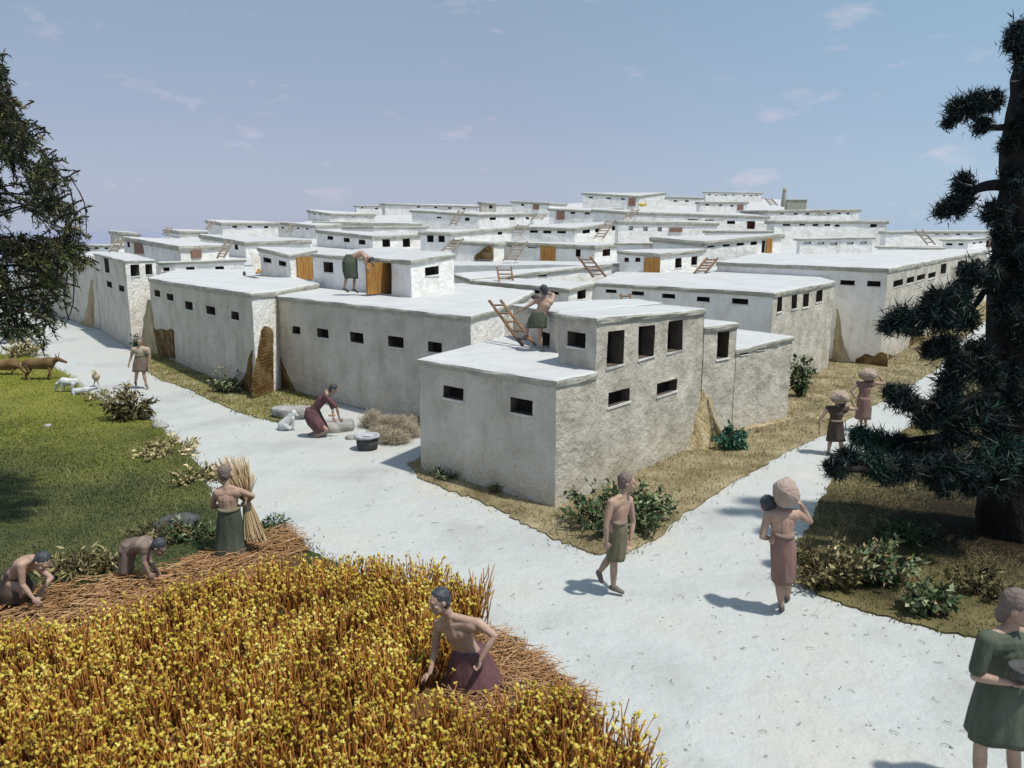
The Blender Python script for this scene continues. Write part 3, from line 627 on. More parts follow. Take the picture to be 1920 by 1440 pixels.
far('white house with six tiny slits below the olive wall on the skyline', 1392, (1440, 394), 1611, 412, Y=80, a=30, b=8, ytr=392, wins=[(1466, 400, 7, 3), (1492, 401, 7, 3), (1514, 401, 7, 3), (1553, 400, 7, 3), (1573, 400, 6, 3), (1590, 400, 6, 3)])
far('long low white house at the far right with a ladder against it', 1652, (1662, 433), 1862, 470, Y=66, a=40, b=5, ytr=432, wins=[(1672, 438, 7, 3), (1693, 437, 6, 3), (1713, 436, 6, 3), (1757, 438, 8, 4), (1774, 438, 9, 4), (1796, 438, 7, 5), (1819, 438, 10, 4)], rt=.25)
far('small white house with two slits and a door behind the pine tree', 1768, (1816, 448), 1868, 468, Y=58, a=10, b=20, ytr=444, wins=[(1780, 458, 12, 4), (1802, 458, 9, 4), (1826, 456, 6, 3), (1839, 454, 5, 3), (1851, 457, 4, 13)], doors=[(1855, 457, 5, 13, 'wood_old')], rt=.15)
far('white house with two red windows at its right end below the skyline rows', 1112, (1170, 396), 1441, 437, Y=78, a=25, b=7, ytr=405, ytl=392, wins=[(1371, 417, 15, 6), (1408, 422, 15, 15, 'window_red'), (1300, 412, 18, 2), (1330, 413, 16, 2)])
far('white house with three brown windows and a grey shutter in the middle rows', 1154, (1160, 414), 1345, 452, Y=68, a=40, b=7, ytr=417, wins=[(1183, 428, 8, 8, 'window_red'), (1210, 429, 8, 8, 'window_red'), (1237, 430, 8, 8, 'window_red')], doors=[(1267, 431, 24, 8, 'wood_old')])
far('house with three wide slits in grey and three in white round its corner', 958, (1078, 427), 1160, 448, Y=69, a=12, b=30, ytl=424, ytr=415, wins=[(1001, 433, 15, 7), (1026, 434, 16, 7), (1053, 434, 16, 7), (1099, 434, 13, 7), (1120, 432, 8, 7), (1151, 428, 8, 8, 'window_red')])
far('house with a grey plank door and four small slits under the top white house', 1030, (1112, 394), 1165, 412, Y=88, a=12, b=28, ytl=390, ytr=389, wins=[(1074, 399, 9, 4), (1101, 400, 10, 4), (1129, 398, 8, 4), (1143, 397, 6, 4)], doors=[(1051, 403, 15, 18, 'wood_old')])
far('small pale house with one slit and a brownish door on the skyline', 960, (1030, 380), 1062, 398, Y=98, a=10, ytl=376, wins=[(980, 384, 5, 4)], doors=[(1005, 388, 11, 10, 'wood_old')])
far('highest bright white house with three slits and a reddish door', 1093, (1198, 367), 1246, 387, Y=108, a=8, b=12, ytl=361, ytr=361, wins=[(1108, 370, 8, 3), (1141, 372, 8, 3), (1168, 373, 8, 3)], doors=[(1185, 379, 13, 15, 'wood_old')])
far('low house with two slits right of the highest white house', 1240, (1246, 368), 1318, 388, Y=113, a=40, b=6, ytr=370, wins=[(1266, 377, 7, 3), (1288, 377, 7, 3)])
far('small white house with three slits and a red brown door on the skyline', 1306, (1312, 378), 1401, 395, Y=103, a=40, b=6, ytr=378, wins=[(1326, 384, 7, 3), (1351, 385, 6, 3), (1372, 386, 6, 3)], doors=[(1388, 389, 11, 10, 'wood_old')])
far('white terraced house with seven tiny holes at the top of the skyline', 1320, (1324, 359), 1429, 380, Y=118, a=40, b=5, ytr=361, wins=[(1330, 365, 4, 2), (1343, 366, 4, 2), (1361, 366, 4, 2), (1375, 366, 4, 2), (1395, 367, 4, 2), (1408, 367, 4, 2), (1419, 367, 4, 2)], rt=.2)
far('olive green block at the right end of the skyline', 1472, (1476, 374), 1513, 390, Y=104, a=40, b=6, ytr=374, m='olive_wall', rt=.1, roofm=('olive_wall', 'olive_wall'))
far('grey house with a short white end and three slits at the left skyline', 388, (416, 417), 521, 437, Y=72, a=40, b=10, ytl=412, ytr=417, wins=[(440, 425, 9, 4), (468, 425, 8, 4), (499, 426, 8, 4)])
far('small grey and white house with two tiny holes at the left skyline', 309, (337, 433), 410, 445, Y=74, a=40, b=10, ytl=429, ytr=434, wins=[(352, 438, 5, 3), (365, 438, 5, 3)])
far('bare brownish box house at the far left skyline', 206, (222, 434), 262, 452, Y=72, a=40, b=20, ytl=432, ytr=437, m='plaster_grey', wins=[])
far('low pale house with two slits at the far left behind the twigs of the tree', 60, (222, 459), 240, 474, Y=60, a=12, ytl=457, wins=[(181, 465, 8, 4), (200, 465, 7, 4)], rt=.2)
far('grey house with three tiny slits and a ladder, right of the left skyline house', 520, (592, 422), 640, 445, Y=73, a=25, ytl=415, ytr=420, wins=[(530, 427, 5, 3), (559, 428, 5, 3), (576, 429, 5, 3)])
far('skyline house with three dots on its grey end and three slits on its white side', 578, (619, 400), 702, 412, Y=92, a=40, b=8, ytl=393, ytr=401, wins=[(590, 401, 4, 3), (600, 402, 4, 3), (612, 403, 4, 3), (644, 404, 6, 3), (663, 405, 6, 3), (687, 405, 6, 3)])
far('low house under a broad worn roof edge left of the ladder house', 588, (592, 415), 788, 428, Y=80, a=40, b=5, ytr=419, wins=[], rt=.4)
far('house with a ladder on its brownish end wall and three slits in white', 772, (898, 401), 1001, 426, Y=83, a=15, b=12, ytl=393, ytr=400, wins=[(823, 408, 8, 3), (876, 411, 8, 6), (924, 410, 12, 5), (960, 410, 9, 5), (989, 409, 7, 4)])
far('tiny white house with one hole at the left of the skyline rows', 665, (668, 385), 716, 400, Y=100, a=40, b=5, wins=[(679, 389, 4, 3), (706, 391, 5, 3)], rt=.15)
far('long skyline house under a flat worn roof with four slits', 714, (722, 381), 896, 398, Y=101, a=40, b=3, ytr=386, wins=[(785, 388, 6, 3), (817, 389, 6, 3), (843, 390, 6, 3), (870, 391, 5, 3)], rt=.25)
far('small ruined box with one dark opening on the skyline', 898, (903, 378), 926, 394, Y=103, a=40, b=6, ytr=380, wins=[(921, 388, 8, 6)], m='plaster_grey')
far('low pale house right of the ruined box on the skyline', 926, (930, 383), 965, 396, Y=104, a=40, b=6, wins=[], rt=.15)
far('low stepped terrace along the back of the largest roof', 1646, (1650, 461), 1768, 474, Y=56, a=40, b=4, ytr=464, wins=[], rt=.14)
far('windowless white terrace in front of the right skyline houses', 1322, (1330, 432), 1445, 450, Y=63, a=40, b=5, wins=[], rt=.2)
far('plain pale terrace between the shuttered house and the bright plank door hut', 1158, (1170, 455), 1300, 475, Y=47, a=30, b=6, wins=[], rt=.12)
far('low wall house with olive edged roof behind the two ladder tops', 640, (700, 424), 800, 440, Y=76, a=30, b=20, wins=[], rt=.25)
far('farthest white house end at the right behind the pine trunk', 1836, (1852, 492), 1900, 520, Y=57, a=40, b=20, ytr=497, wins=[], m='plaster_white')
# ------------------------------------------------------------------ ladders
def ladder(label, bot, top, wpx, yb, nr=5, m='ladder_wood', th=.05, lean_y=None, group='wooden ladders between the roofs'):
    """bot, top: photo pixels of the middle of each end; yb: distance; wpx: width in pixels"""
    b = P(*bot, yb); t = P(*top, lean_y if lean_y else yb + .9); s = Vector((1, .25, 0)).normalized(); w = wpx * yb / 1528 / 2
    root = thing('ladder', b, label, 'ladder', group); up = (t - b)
    for sg in (-1, 1):
        bm = bmesh.new(); add_bar(bm, b + s * sg * w, t + s * sg * w * .95, th, th * .7, side=s)
        bmesh.ops.subdivide_edges(bm, edges=bm.edges, cuts=3)
        for v in bm.verts: v.co += Vector((noise.noise(v.co * 3), noise.noise(v.co * 3 + Vector((5, 0, 0))), 0)) * th * .35
        bm_obj('rail', bm, m, root)
    for k in range(nr):
        c = b.lerp(t, (k + .7) / (nr + .35)); bm = bmesh.new()
        add_bar(bm, c - s * w * 1.08 + Vector((0, 0, random.uniform(-.012, .012))), c + s * w * 1.08 + Vector((0, 0, random.uniform(-.012, .012))), th * .75, th * .45, side=up)
        bm_obj('rung', bm, m, root)
ladder('brown wooden ladder the half naked man climbs beside the front roof', (992, 648), (928, 563), 26, 17.6, 5, th=.055, lean_y=18.9)
ladder('wooden ladder leaning left at the end of the wide low roof', (1124, 519), (1096, 482), 26, 31.5, 5, th=.07, lean_y=33)
ladder('light brown ladder beside the small white hut with red windows', (1312, 512), (1336, 484), 24, 33.6, 5, th=.08, lean_y=35)
ladder('ladder of which only the two dark tops show above the doorway house roof', (952, 545), (945, 501), 29, 29.6, 5, th=.06, lean_y=30.6)
ladder('short ladder top poking out behind the tall corner house', (1178, 575), (1172, 551), 20, 24.5, 3, th=.06, lean_y=25)
ladder('grey ladder with five broad steps in front of the brown plank door house', (955, 489), (978, 453), 24, 49, 6, m='ladder_grey', th=.09)
ladder('thin grey ladder leaning right below the two upright windows', (838, 470), (860, 447), 20, 50.5, 4, m='ladder_grey', th=.09)
ladder('stepped ladder between the round hole house and the tiny hole house', (413, 484), (430, 452), 12, 46.5, 6, m='ladder_grey', th=.09)
ladder('stepped ladder at the left end of the round hole house', (212, 472), (226, 448), 13, 46.5, 5, m='ladder_grey', th=.09)
ladder('brown ladder on the white houses under the three brown windows', (1122, 447), (1146, 413), 18, 66, 6, m='ladder_grey', th=.10)
ladder('grey ladder leaning on the edge of the terrace left of the two red windows', (1176, 409), (1192, 393), 14, 77, 5, m='ladder_grey', th=.10)
ladder('grey ladder on the brown grey end wall at the left of the middle skyline', (848, 423), (866, 394), 12, 81.5, 5, m='ladder_grey', th=.11)
ladder('long dark ladder against the low white house at the far right', (1747, 459), (1722, 430), 17, 62, 4, m='ladder_grey', th=.10)
ladder('tiny ladder on the house with six slits at the right skyline', (1542, 404), (1532, 394), 9, 78.5, 4, m='ladder_grey', th=.10)
ladder('ladder lying steep on the roofs beside the three wide slits', (965, 439), (982, 421), 22, 67, 4, m='ladder_grey', th=.10)
ladder('small ladder at the grey house right of the left skyline house', (541, 436), (550, 420), 8, 71, 4, m='ladder_grey', th=.09)
ladder('pale ladder left of the house with the grey plank door', (1005, 412), (1018, 400), 20, 84, 4, m='ladder_grey', th=.09)
ladder('ladder tangle on the skyline left of the olive green block', (1452, 385), (1440, 372), 14, 102, 4, m='ladder_grey', th=.12)
ladder('tiny crooked ladder at the left end of the left skyline house', (391, 430), (399, 414), 8, 71, 4, m='ladder_grey', th=.09)
ladder('tiny crooked ladder at the left end of the two hole house', (310, 440), (318, 426), 9, 73, 4, m='ladder_grey', th=.09)

# loose boards, slab, stones on the roofs
def slab(name, label, cat, quad, Y, t, m, group=None):
    bm = bmesh.new(); a = [P(x, y, yy) for (x, y), yy in zip(quad, Y)]; n = (a[1] - a[0]).cross(a[2] - a[0]).normalized() * t
    f = [bm.verts.new(p) for p in a]; g = [bm.verts.new(p + n) for p in a]; N = len(a)
    bm.faces.new(f); bm.faces.new(g[::-1])
    for k in range(N): bm.faces.new((f[k], g[k], g[(k + 1) % N], f[(k + 1) % N]))
    bmesh.ops.recalc_face_normals(bm, faces=bm.faces)
    return tag(bm_obj(name, bm, m), label, cat, group)
slab('leaning_slab', 'grey wedge shaped slab leaning beside the tilted hut', 'slab', [(467, 472), (484, 477), (486, 506), (478, 511)], [32.5, 32, 31, 31], .12, 'plaster_grey')
slab('clay_sherd', 'small orange brown sherd at the foot of the leaning slab', 'sherd', [(480, 511), (484, 503), (491, 507), (484, 512)], [30.5, 30.6, 30.6, 30.5], .08, 'wood_door')
slab('roof_board', 'thin dark cracked board lying on the roof edge near the tilted hut', 'board', [(514, 541), (535, 540), (566, 543), (545, 545)], [26.2, 26.9, 26.9, 25.9], .03, 'stone_dark')
bm = bmesh.new(); ell(bm, P(458, 513, 31.0), (.06, .06, .09)); tag(bm_obj('roof_stone', bm, 'stone_dark'), 'tiny dark stone standing on the roof left of the tilted hut', 'stone')
bm = bmesh.new(); a = P(1468, 384, 101); cap(bm, a, a + Vector((.1, 0, 1.5)), .28, .22); ell(bm, a + Vector((.1, 0, 1.7)), (.26, .24, .35)); tag(bm_obj('clay_chimney', bm, 'olive_wall', smooth=True), 'upright grey green post on the skyline beside the olive block', 'post')
bm = bmesh.new(); a = P(1204, 384, 106); ell(bm, a, (.45, .3, .22)); ell(bm, a + Vector((.4, 0, .1)), (.25, .2, .15)); tag(bm_obj('yellow_bundle', bm, 'yellow_cloth', smooth=True), 'small yellow bundle on the terrace right of the highest white house', 'bundle')
# door leaf the stooping man lifts
bmd = bmesh.new(); A_ = P(688, 553, 24.7); B_ = P(735, 546, 25.6); hh = P(688, 494, 24.7).z - A_.z; dd = (B_ - A_); dd.z = 0; L_ = dd.length; dd.normalize(); n_ = Vector((dd.y, -dd.x, 0))
for k in range(4): add_box(bmd, A_ + dd * (L_ * (k + .5) / 4) + Vector((0, 0, hh / 2 + .01)), (dd, n_, Vector((0, 0, 1))), (L_ / 8 - .004, .03, hh / 2), jit=.005)
for z in (.15, .85): add_box(bmd, A_ + dd * (L_ / 2) - n_ * .045 + Vector((0, 0, hh * z)), (dd, n_, Vector((0, 0, 1))), (L_ / 2 - .03, .014, .03))
tag(bm_obj('plank_door', bmd, 'wood_door'), 'open plank door standing on the roof, gripped by the stooping man', 'door')

# ------------------------------------------------------------------ meadow, verges
def jag(poly, amp=4, step=8):
    out = []
    for k in range(len(poly)):
        x0, y0 = poly[k]; x1, y1 = poly[(k + 1) % len(poly)]; s = max(1, int(math.hypot(x1 - x0, y1 - y0) / step))
        for j in range(s):
            t = j / s; a = amp * max(.2, min(1.4, ((y0 + y1) / 2 - 560) / 300)); out.append((lerp(x0, x1, t) + random.uniform(-a, a), lerp(y0, y1, t) + random.uniform(-a, a) * .5))
    return out
def patch(name, poly, m, h=.016):
    """ground cover sheet standing a few centimetres above the dust, with a cut edge"""
    pw = [G(x, y, 0) for x, y in jag(poly)]; bm = bmesh.new()
    top = [bm.verts.new((p.x, p.y, h + .012 * noise.noise(Vector((p.x * .35, p.y * .35, 3))))) for p in pw]; bot = [bm.verts.new((p.x, p.y, -.12)) for p in pw]; N = len(pw)
    f = bm.faces.new(top)
    for k in range(N): bm.faces.new((bot[k], bot[(k + 1) % N], top[(k + 1) % N], top[k]))
    bmesh.ops.triangulate(bm, faces=[f]); bmesh.ops.recalc_face_normals(bm, faces=bm.faces)
    return tag(bm_obj(name, bm, m), kind='structure'), [(p.x, p.y) for p in pw]
MEADOW = [(-60, 662), (60, 668), (130, 705), (175, 745), (240, 772), (292, 792), (340, 838), (378, 880), (402, 940), (440, 985), (520, 985), (552, 1008), (590, 1035), (700, 1090), (300, 1230), (-200, 1300), (-900, 1200), (-700, 800), (-300, 662)]
RMEADOW = [(1560, 900), (1530, 955), (1500, 1012), (1492, 1075), (1530, 1112), (1600, 1140), (1670, 1158), (1760, 1182), (1840, 1198), (1940, 1218), (2500, 1330), (3300, 1100), (2700, 650), (2050, 640), (1890, 662), (1800, 715), (1740, 775), (1660, 830), (1600, 862)]
VERGE_R = [(766, 868), (792, 900), (838, 918), (900, 940), (960, 968), (1040, 1012), (1120, 1040), (1180, 1036), (1232, 1010), (1290, 958), (1350, 922), (1424, 878), (1470, 850), (1530, 822), (1600, 782), (1680, 738), (1760, 690), (1800, 640), (1850, 600), (1880, 570), (1820, 560), (1700, 610), (1480, 690), (1300, 780), (1060, 900), (800, 850)]
VERGE_L = [(262, 650), (268, 690), (300, 712), (352, 728), (405, 755), (455, 775), (520, 792), (560, 770), (640, 745), (540, 700), (300, 640)]
VERGE_F = [(60, 560), (95, 588), (180, 605), (120, 560)]
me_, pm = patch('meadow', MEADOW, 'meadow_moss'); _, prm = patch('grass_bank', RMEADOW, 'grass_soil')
_, pvr = patch('grass_verge', VERGE_R, 'verge_soil'); _, pvl = patch('grass_verge', VERGE_L, 'verge_soil')
def blades(name, poly, n, hmin, hmax, w, m, tintf, label, cat, ymax=60, z0=.012):
    xs = [p[0] for p in poly]; ys = [p[1] for p in poly]; x0, x1, y0, y1 = max(min(xs), -21), min(max(xs), 24), min(ys), min(max(ys), ymax)
    X = RNG.uniform(x0, x1, n * 4)
    # denser towards the camera
    Y = y0 + (y1 - y0) * RNG.random(n * 4) ** 1.5
    e1, e2 = RNG.normal(0, .09, n * 4), RNG.normal(0, .14, n * 4); ok = inpoly_np(X + e1, Y + e2, poly) & (np.abs(X) < Y * .85 + 4); X = X[ok][:n]; Y = Y[ok][:n]; k = len(X)
    hgt = RNG.uniform(hmin, hmax, k); a = RNG.uniform(0, 6.283, k); lx = RNG.normal(0, .5, k) * hgt; ly = RNG.normal(0, .5, k) * hgt
    Zb = np.array([z0 + .012 * noise.noise(Vector((x * .35, y * .35, 3))) for x, y in zip(X, Y)])
    ww = w * (1 + Y / 25)
    V = np.empty((k, 3, 3)); V[:, 0] = np.stack([X - np.cos(a) * ww, Y - np.sin(a) * ww, Zb - .01], 1); V[:, 1] = np.stack([X + np.cos(a) * ww, Y + np.sin(a) * ww, Zb - .01], 1)
    V[:, 2] = np.stack([X + lx, Y + ly, Zb + hgt], 1); T = np.arange(k * 3).reshape(-1, 3)
    t = np.repeat(np.clip(tintf(X, Y) + RNG.normal(0, .12, k), 0, 1), 3)
    return tag(tri_obj(name, V.reshape(-1, 3), T, m, tint=t), label, cat, kind='stuff')
def nz2(X, Y, s, o=0): return np.array([noise.noise(Vector((x * s, y * s, o))) for x, y in zip(X, Y)])
blades('grass', pm, 150000, .012, .045, .008, 'grass_blade', lambda X, Y: np.clip((Y - 14.5) / 10, .10, .74) + .25 * nz2(X, Y, .55) + .15 * nz2(X, Y, 2.2), 'short green grass of the left meadow', 'grass', ymax=34)  # tint darkens near blades: own green plus painted tree shade
blades('grass', prm, 60000, .012, .05, .008, 'grass_blade', lambda X, Y: .44 + .4 * nz2(X, Y, .7) + .2 * nz2(X, Y, 2.5) - .5 * np.exp(-((X - 8.2) ** 2 + (Y - 13.4) ** 2) / 5), 'short olive grass on the right bank', 'grass', ymax=30)  # tint also drops round the trunk, painting the pine's shade on the grass
blades('weed_blades', pm, 3000, .05, .15, .006, 'dry_blade', lambda X, Y: .45 + .4 * nz2(X, Y, 1.5), 'sparse longer dry stalks among the moss of the left meadow', 'grass', ymax=32)
blades('weed_blades', prm, 4200, .05, .14, .006, 'dry_blade', lambda X, Y: .4 + .4 * nz2(X, Y, 1.5), 'sparse longer dry stalks on the right bank', 'grass', ymax=28)
def shade_under_pine(n=46000):  # dark flecks added round the trunk as the pine's painted shade
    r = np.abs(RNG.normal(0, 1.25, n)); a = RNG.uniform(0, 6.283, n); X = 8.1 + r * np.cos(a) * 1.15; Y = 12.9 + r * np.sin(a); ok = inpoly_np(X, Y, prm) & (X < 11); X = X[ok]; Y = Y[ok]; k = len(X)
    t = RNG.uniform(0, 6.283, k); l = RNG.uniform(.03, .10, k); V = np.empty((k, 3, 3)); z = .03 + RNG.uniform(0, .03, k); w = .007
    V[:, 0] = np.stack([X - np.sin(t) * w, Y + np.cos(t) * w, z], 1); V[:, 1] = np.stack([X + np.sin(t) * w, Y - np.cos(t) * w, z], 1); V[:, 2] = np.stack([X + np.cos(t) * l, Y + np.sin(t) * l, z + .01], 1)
    tag(tri_obj('pine_shade_flecks', V.reshape(-1, 3), np.arange(k * 3).reshape(-1, 3), 'pine_shade_flecks'), 'painted shade as dark needles on the ground round the pine trunk', 'flecks', kind='stuff')
shade_under_pine()
blades('dry_grass', pvr, 42000, .02, .09, .007, 'dry_blade', lambda X, Y: .42 + .3 * nz2(X, Y, 1.2) + .10 * np.clip(X / 8, 0, 1), 'short dry grass on the verge round the front house', 'grass')
blades('dry_grass', pvl, 14000, .02, .07, .009, 'grass_blade', lambda X, Y: .62 + .3 * nz2(X, Y, 1.2), 'short grass strip along the left street wall', 'grass')

# pebbles, crumbs and twigs lying about on the dust
def debris():
    bm = bmesh.new()
    for k in range(520):
        x, y = random.uniform(300, 1850), random.uniform(640, 1430) if k % 3 else random.uniform(850, 1430); p = G(x, y); q = (p.x, p.y)
        if inpoly(*q, pm) or inpoly(*q, prm) or p.y > 30: continue
        s = random.uniform(.006, .017) * (1 + p.y / 30) * (1.5 if random.random() < .06 else 1); M = Matrix.Translation((p.x, p.y, .012 * noise.noise(Vector((p.x * .35, p.y * .35, 3))) - .012)) @ Matrix.Rotation(random.random() * 6, 4, 'Z') @ Matrix.Diagonal((s, s * random.uniform(.5, 1.6), s * .7, 1))
        bmesh.ops.create_icosphere(bm, subdivisions=1, radius=1, matrix=M)
    tag(bm_obj('pebbles', bm, 'stone_grey'), 'pebbles and crumbs scattered on the white path', 'pebbles', kind='stuff')
    paths = []
    for k in range(210):
        x, y = random.uniform(360, 1850), random.uniform(760, 1430); p = G(x, y); z = .012 * noise.noise(Vector((p.x * .35, p.y * .35, 3)))
        if inpoly(p.x, p.y, pm): continue
        a = random.random() * 6.28; L = random.uniform(.03, .13); q = [Vector((p.x + math.cos(a + t * .8) * L * t, p.y + math.sin(a + t * .8) * L * t, z + .004 + .02 * math.sin(t * 3) * random.random())) for t in (0, .35, .7, 1)]
        paths.append(q)
    V, T = tubes(paths, .004, .002, 4); tag(tri_obj('litter', V, T, 'leaf_dry', tint=[random.uniform(0, .35) for _ in range(len(V))]), 'dry twigs and stalk ends on the white path', 'litter', kind='stuff')
debris()

# ------------------------------------------------------------------ wheat
WF = [(-260, 1235), (0, 1230), (110, 1222), (220, 1190), (330, 1150), (430, 1115), (560, 1096), (700, 1092), (800, 1100), (868, 1130), (905, 1165), (905, 1175), (875, 1235), (850, 1288), (772, 1302), (785, 1350), (860, 1372), (960, 1362), (1080, 1350), (1160, 1395), (1205, 1440), (1255, 1560), (900, 1900), (-700, 1900), (-700, 1300)]
patch('field_soil', WF, 'field_soil', h=.006)
patch('field_soil', [(770, 1180), (905, 1180), (990, 1225), (1070, 1290), (1130, 1350), (1120, 1380), (760, 1380)], 'field_soil', h=.009)
patch('field_soil', [(-60, 1165), (60, 1128), (200, 1100), (330, 1075), (400, 1040), (470, 1012), (545, 998), (575, 1040), (560, 1100), (300, 1190), (60, 1240), (-60, 1240)], 'field_soil', h=.021)
pw_ = [(G(x, y).x, G(x, y).y) for x, y in WF]
def wheat():
    tpl = []
    for v in range(20):
        r = random.Random(v); H = 1.0; n = 4; pts = []; bx, by = r.uniform(-.16, .16), r.uniform(-.16, .16)
        for j in range(n + 1): t = j / n; pts.append(Vector((bx * t * t + r.uniform(-.02, .02), by * t * t + r.uniform(-.02, .02), t)))
        V, T = tubes([pts], .022, .014, 4); V = [list(a) for a in V]; nst = len(V); mi = [0] * len(T)
        top = pts[-1]; bm = bmesh.new()
        for q in range((0, 1, 1, 2, 0, 0, 1, 1, 2, 1)[v % 10]):
            L = r.uniform(.030, .066); k_ = r.choice((.5, .7, .85, 1, 1.3)); M = Matrix.Translation(top + Vector((r.uniform(-.03, .03), r.uniform(-.03, .03), L * .55 + q * .04))) @ Matrix.Scale(k_, 4) @ Matrix.Rotation(r.uniform(-.6, .6), 4, 'X') @ Matrix.Rotation(r.uniform(-.6, .6), 4, 'Y') @ Matrix.Diagonal((r.uniform(.026, .046), r.uniform(.026, .046), L * .95, 1))
            bmesh.ops.create_icosphere(bm, subdivisions=2, radius=1, matrix=M)
        for vv in bm.verts: vv.co += (vv.co - top) * noise.noise(vv.co * 30 + Vector((v, 0, 0))) * .85
        bm.verts.ensure_lookup_table(); o = len(V)
        V += [list(vv.co) for vv in bm.verts]; T = list(T) + [[o + x.index for x in f.verts] for f in bm.faces]; mi += [1] * len(bm.faces); bm.free()
        if v % 3 == 0:    # a side shoot
            a = pts[2]; b = a + Vector((r.uniform(-.12, .12), r.uniform(-.12, .12), .3)); V2, T2 = tubes([[a, (a + b) / 2, b]], .011, .008, 4); o = len(V); V += [list(x) for x in V2]; T += [[o + i for i in t] for t in T2]; mi += [0] * len(T2)
        tpl.append((np.array(V), np.array(T), np.array(mi)))
    n = 15500; X = RNG.uniform(-9, 2.6, 110000); Y = RNG.uniform(4.6, 11.4, 110000)
    ok = inpoly_np(X, Y, pw_) & (np.abs(X) < Y * .75 + 1.6); X = X[ok][:n * 2]; Y = Y[ok][:n * 2]; kp = (nz2(X, Y, 2.6, 8) + .5 * nz2(X, Y, 6.5, 2) + RNG.uniform(-.35, .35, len(X))) > -.22; X = X[kp][:n]; Y = Y[kp][:n]; k = len(X)
    VV = []; TT = []; MI = []; TI = []; o = 0
    wh = RNG.integers(0, len(tpl), k)
    for i in range(len(tpl)):
        s = np.where(wh == i)[0]; V, T, mi = tpl[i]; c = len(s); a = RNG.uniform(0, 6.283, c); h = RNG.uniform(.32, .52, c) * (1 - .25 * RNG.random(c)) * (1 + .22 * nz2(X[s], Y[s], 1.6)); h = np.where(RNG.random(c) < .06, h * .6, h); tx = RNG.normal(0, .2, c) + .25 * nz2(X[s], Y[s], 2.2, 5); ty = RNG.normal(0, .2, c)
        ca, sa = np.cos(a)[:, None], np.sin(a)[:, None]; sc = .42
        vx = V[None, :, 0] * sc; vy = V[None, :, 1] * sc; vz = V[None, :, 2] * h[:, None]; zt = V[None, :, 2]
        hd = V[None, :, 2] > 1.0; vz = np.where(hd, h[:, None] + (V[None, :, 2] - 1) * sc, vz)
        px = X[s][:, None] + vx * ca - vy * sa + tx[:, None] * zt * .35; py = Y[s][:, None] + vx * sa + vy * ca + ty[:, None] * zt * .35
        pts = np.stack([px, py, vz], 2).reshape(-1, 3); VV.append(pts); nv = V.shape[0]
        TT.append((T[None] + (np.arange(c) * nv)[:, None, None]).reshape(-1, 3) + o); MI.append(np.tile(mi, c)); TI.append(np.repeat(np.clip(RNG.normal(.46, .24, c) + .4 * nz2(X[s], Y[s], 1.3, 6), 0, 1), nv)); o += c * nv
    tag(tri_obj('wheat_field', np.concatenate(VV), np.concatenate(TT), ['wheat_stalk', 'wheat_head'], tint=np.concatenate(TI), mi=np.concatenate(MI), smooth=True), 'dense standing wheat with yellow ears and orange stalks', 'wheat', kind='stuff')
    print('wheat', k)
wheat()
def strawpatch(poly, n, label, L=(.15, .45), z=(.0, .12), r=.0055, m='straw', mean=None, sp=1.0):
    w = [(G(x, y).x, G(x, y).y) for x, y in poly]; xs = [a for a, b in w]; ys = [b for a, b in w]; paths = []
    while len(paths) < n:
        x, y = random.uniform(min(xs), max(xs)), random.uniform(min(ys), max(ys))
        if not inpoly(x, y, w): continue
        a = (mean if mean is not None else 0) + random.gauss(0, sp); l = random.uniform(*L); zz = .03 + random.uniform(*z); dz = random.uniform(-.05, .10); b = random.uniform(-.25, .25)
        paths.append([Vector((x + math.cos(a + b * (t - .5)) * l * (t - .5), y + math.sin(a + b * (t - .5)) * l * (t - .5), max(.01, zz + dz * (t - .5)))) for t in (0, .25, .5, .75, 1)])
    V, T = tubes(paths, r, r * .7, 4); ti = np.repeat(np.clip(RNG.normal(.5, .25, n), 0, 1), len(V) // n)
    return tag(tri_obj('cut_straw', V, T, m, tint=ti), label, 'straw', kind='stuff')
strawpatch([(-40, 1160), (60, 1120), (200, 1095), (330, 1075), (420, 1050), (520, 1060), (480, 1110), (330, 1150), (200, 1190), (60, 1230), (-40, 1230)], 1500, 'cut straw laid in a band behind the wheat', z=(0, .16), sp=.7, mean=.15, r=.007)
strawpatch([(330, 1060), (470, 1010), (545, 990), (580, 1030), (540, 1060), (420, 1085)], 520, 'cut straw at the feet of the woman with the sheaf', z=(0, .08), sp=.8, r=.006)
strawpatch([(925, 1190), (980, 1215), (1060, 1275), (1120, 1330), (1120, 1370), (960, 1372), (830, 1350), (860, 1290)], 1100, 'cut straw behind the reaper in the wheat', z=(0, .10), sp=.8, mean=-.4, r=.006)
# taller loose stalks at the corner of the field
pth = []
for k in range(46):
    a = G(random.uniform(868, 915), random.uniform(1120, 1185)); l = random.uniform(.3, .52); lean = random.uniform(-.1, .35); pth.append([a, a + Vector((lean * .3 * l, 0, .4 * l)), a + Vector((lean * l * .75 + random.uniform(-.03, .03), .03, .75 * l)), a + Vector((lean * l * 1.1, .05, l))])
V, T = tubes(pth, .009, .006, 5); tag(tri_obj('wheat_stubble', V, T, 'wheat_stalk', tint=[random.uniform(0, .8) for _ in V]), 'bare brown stalks at the corner of the wheat field', 'stalks', kind='stuff')

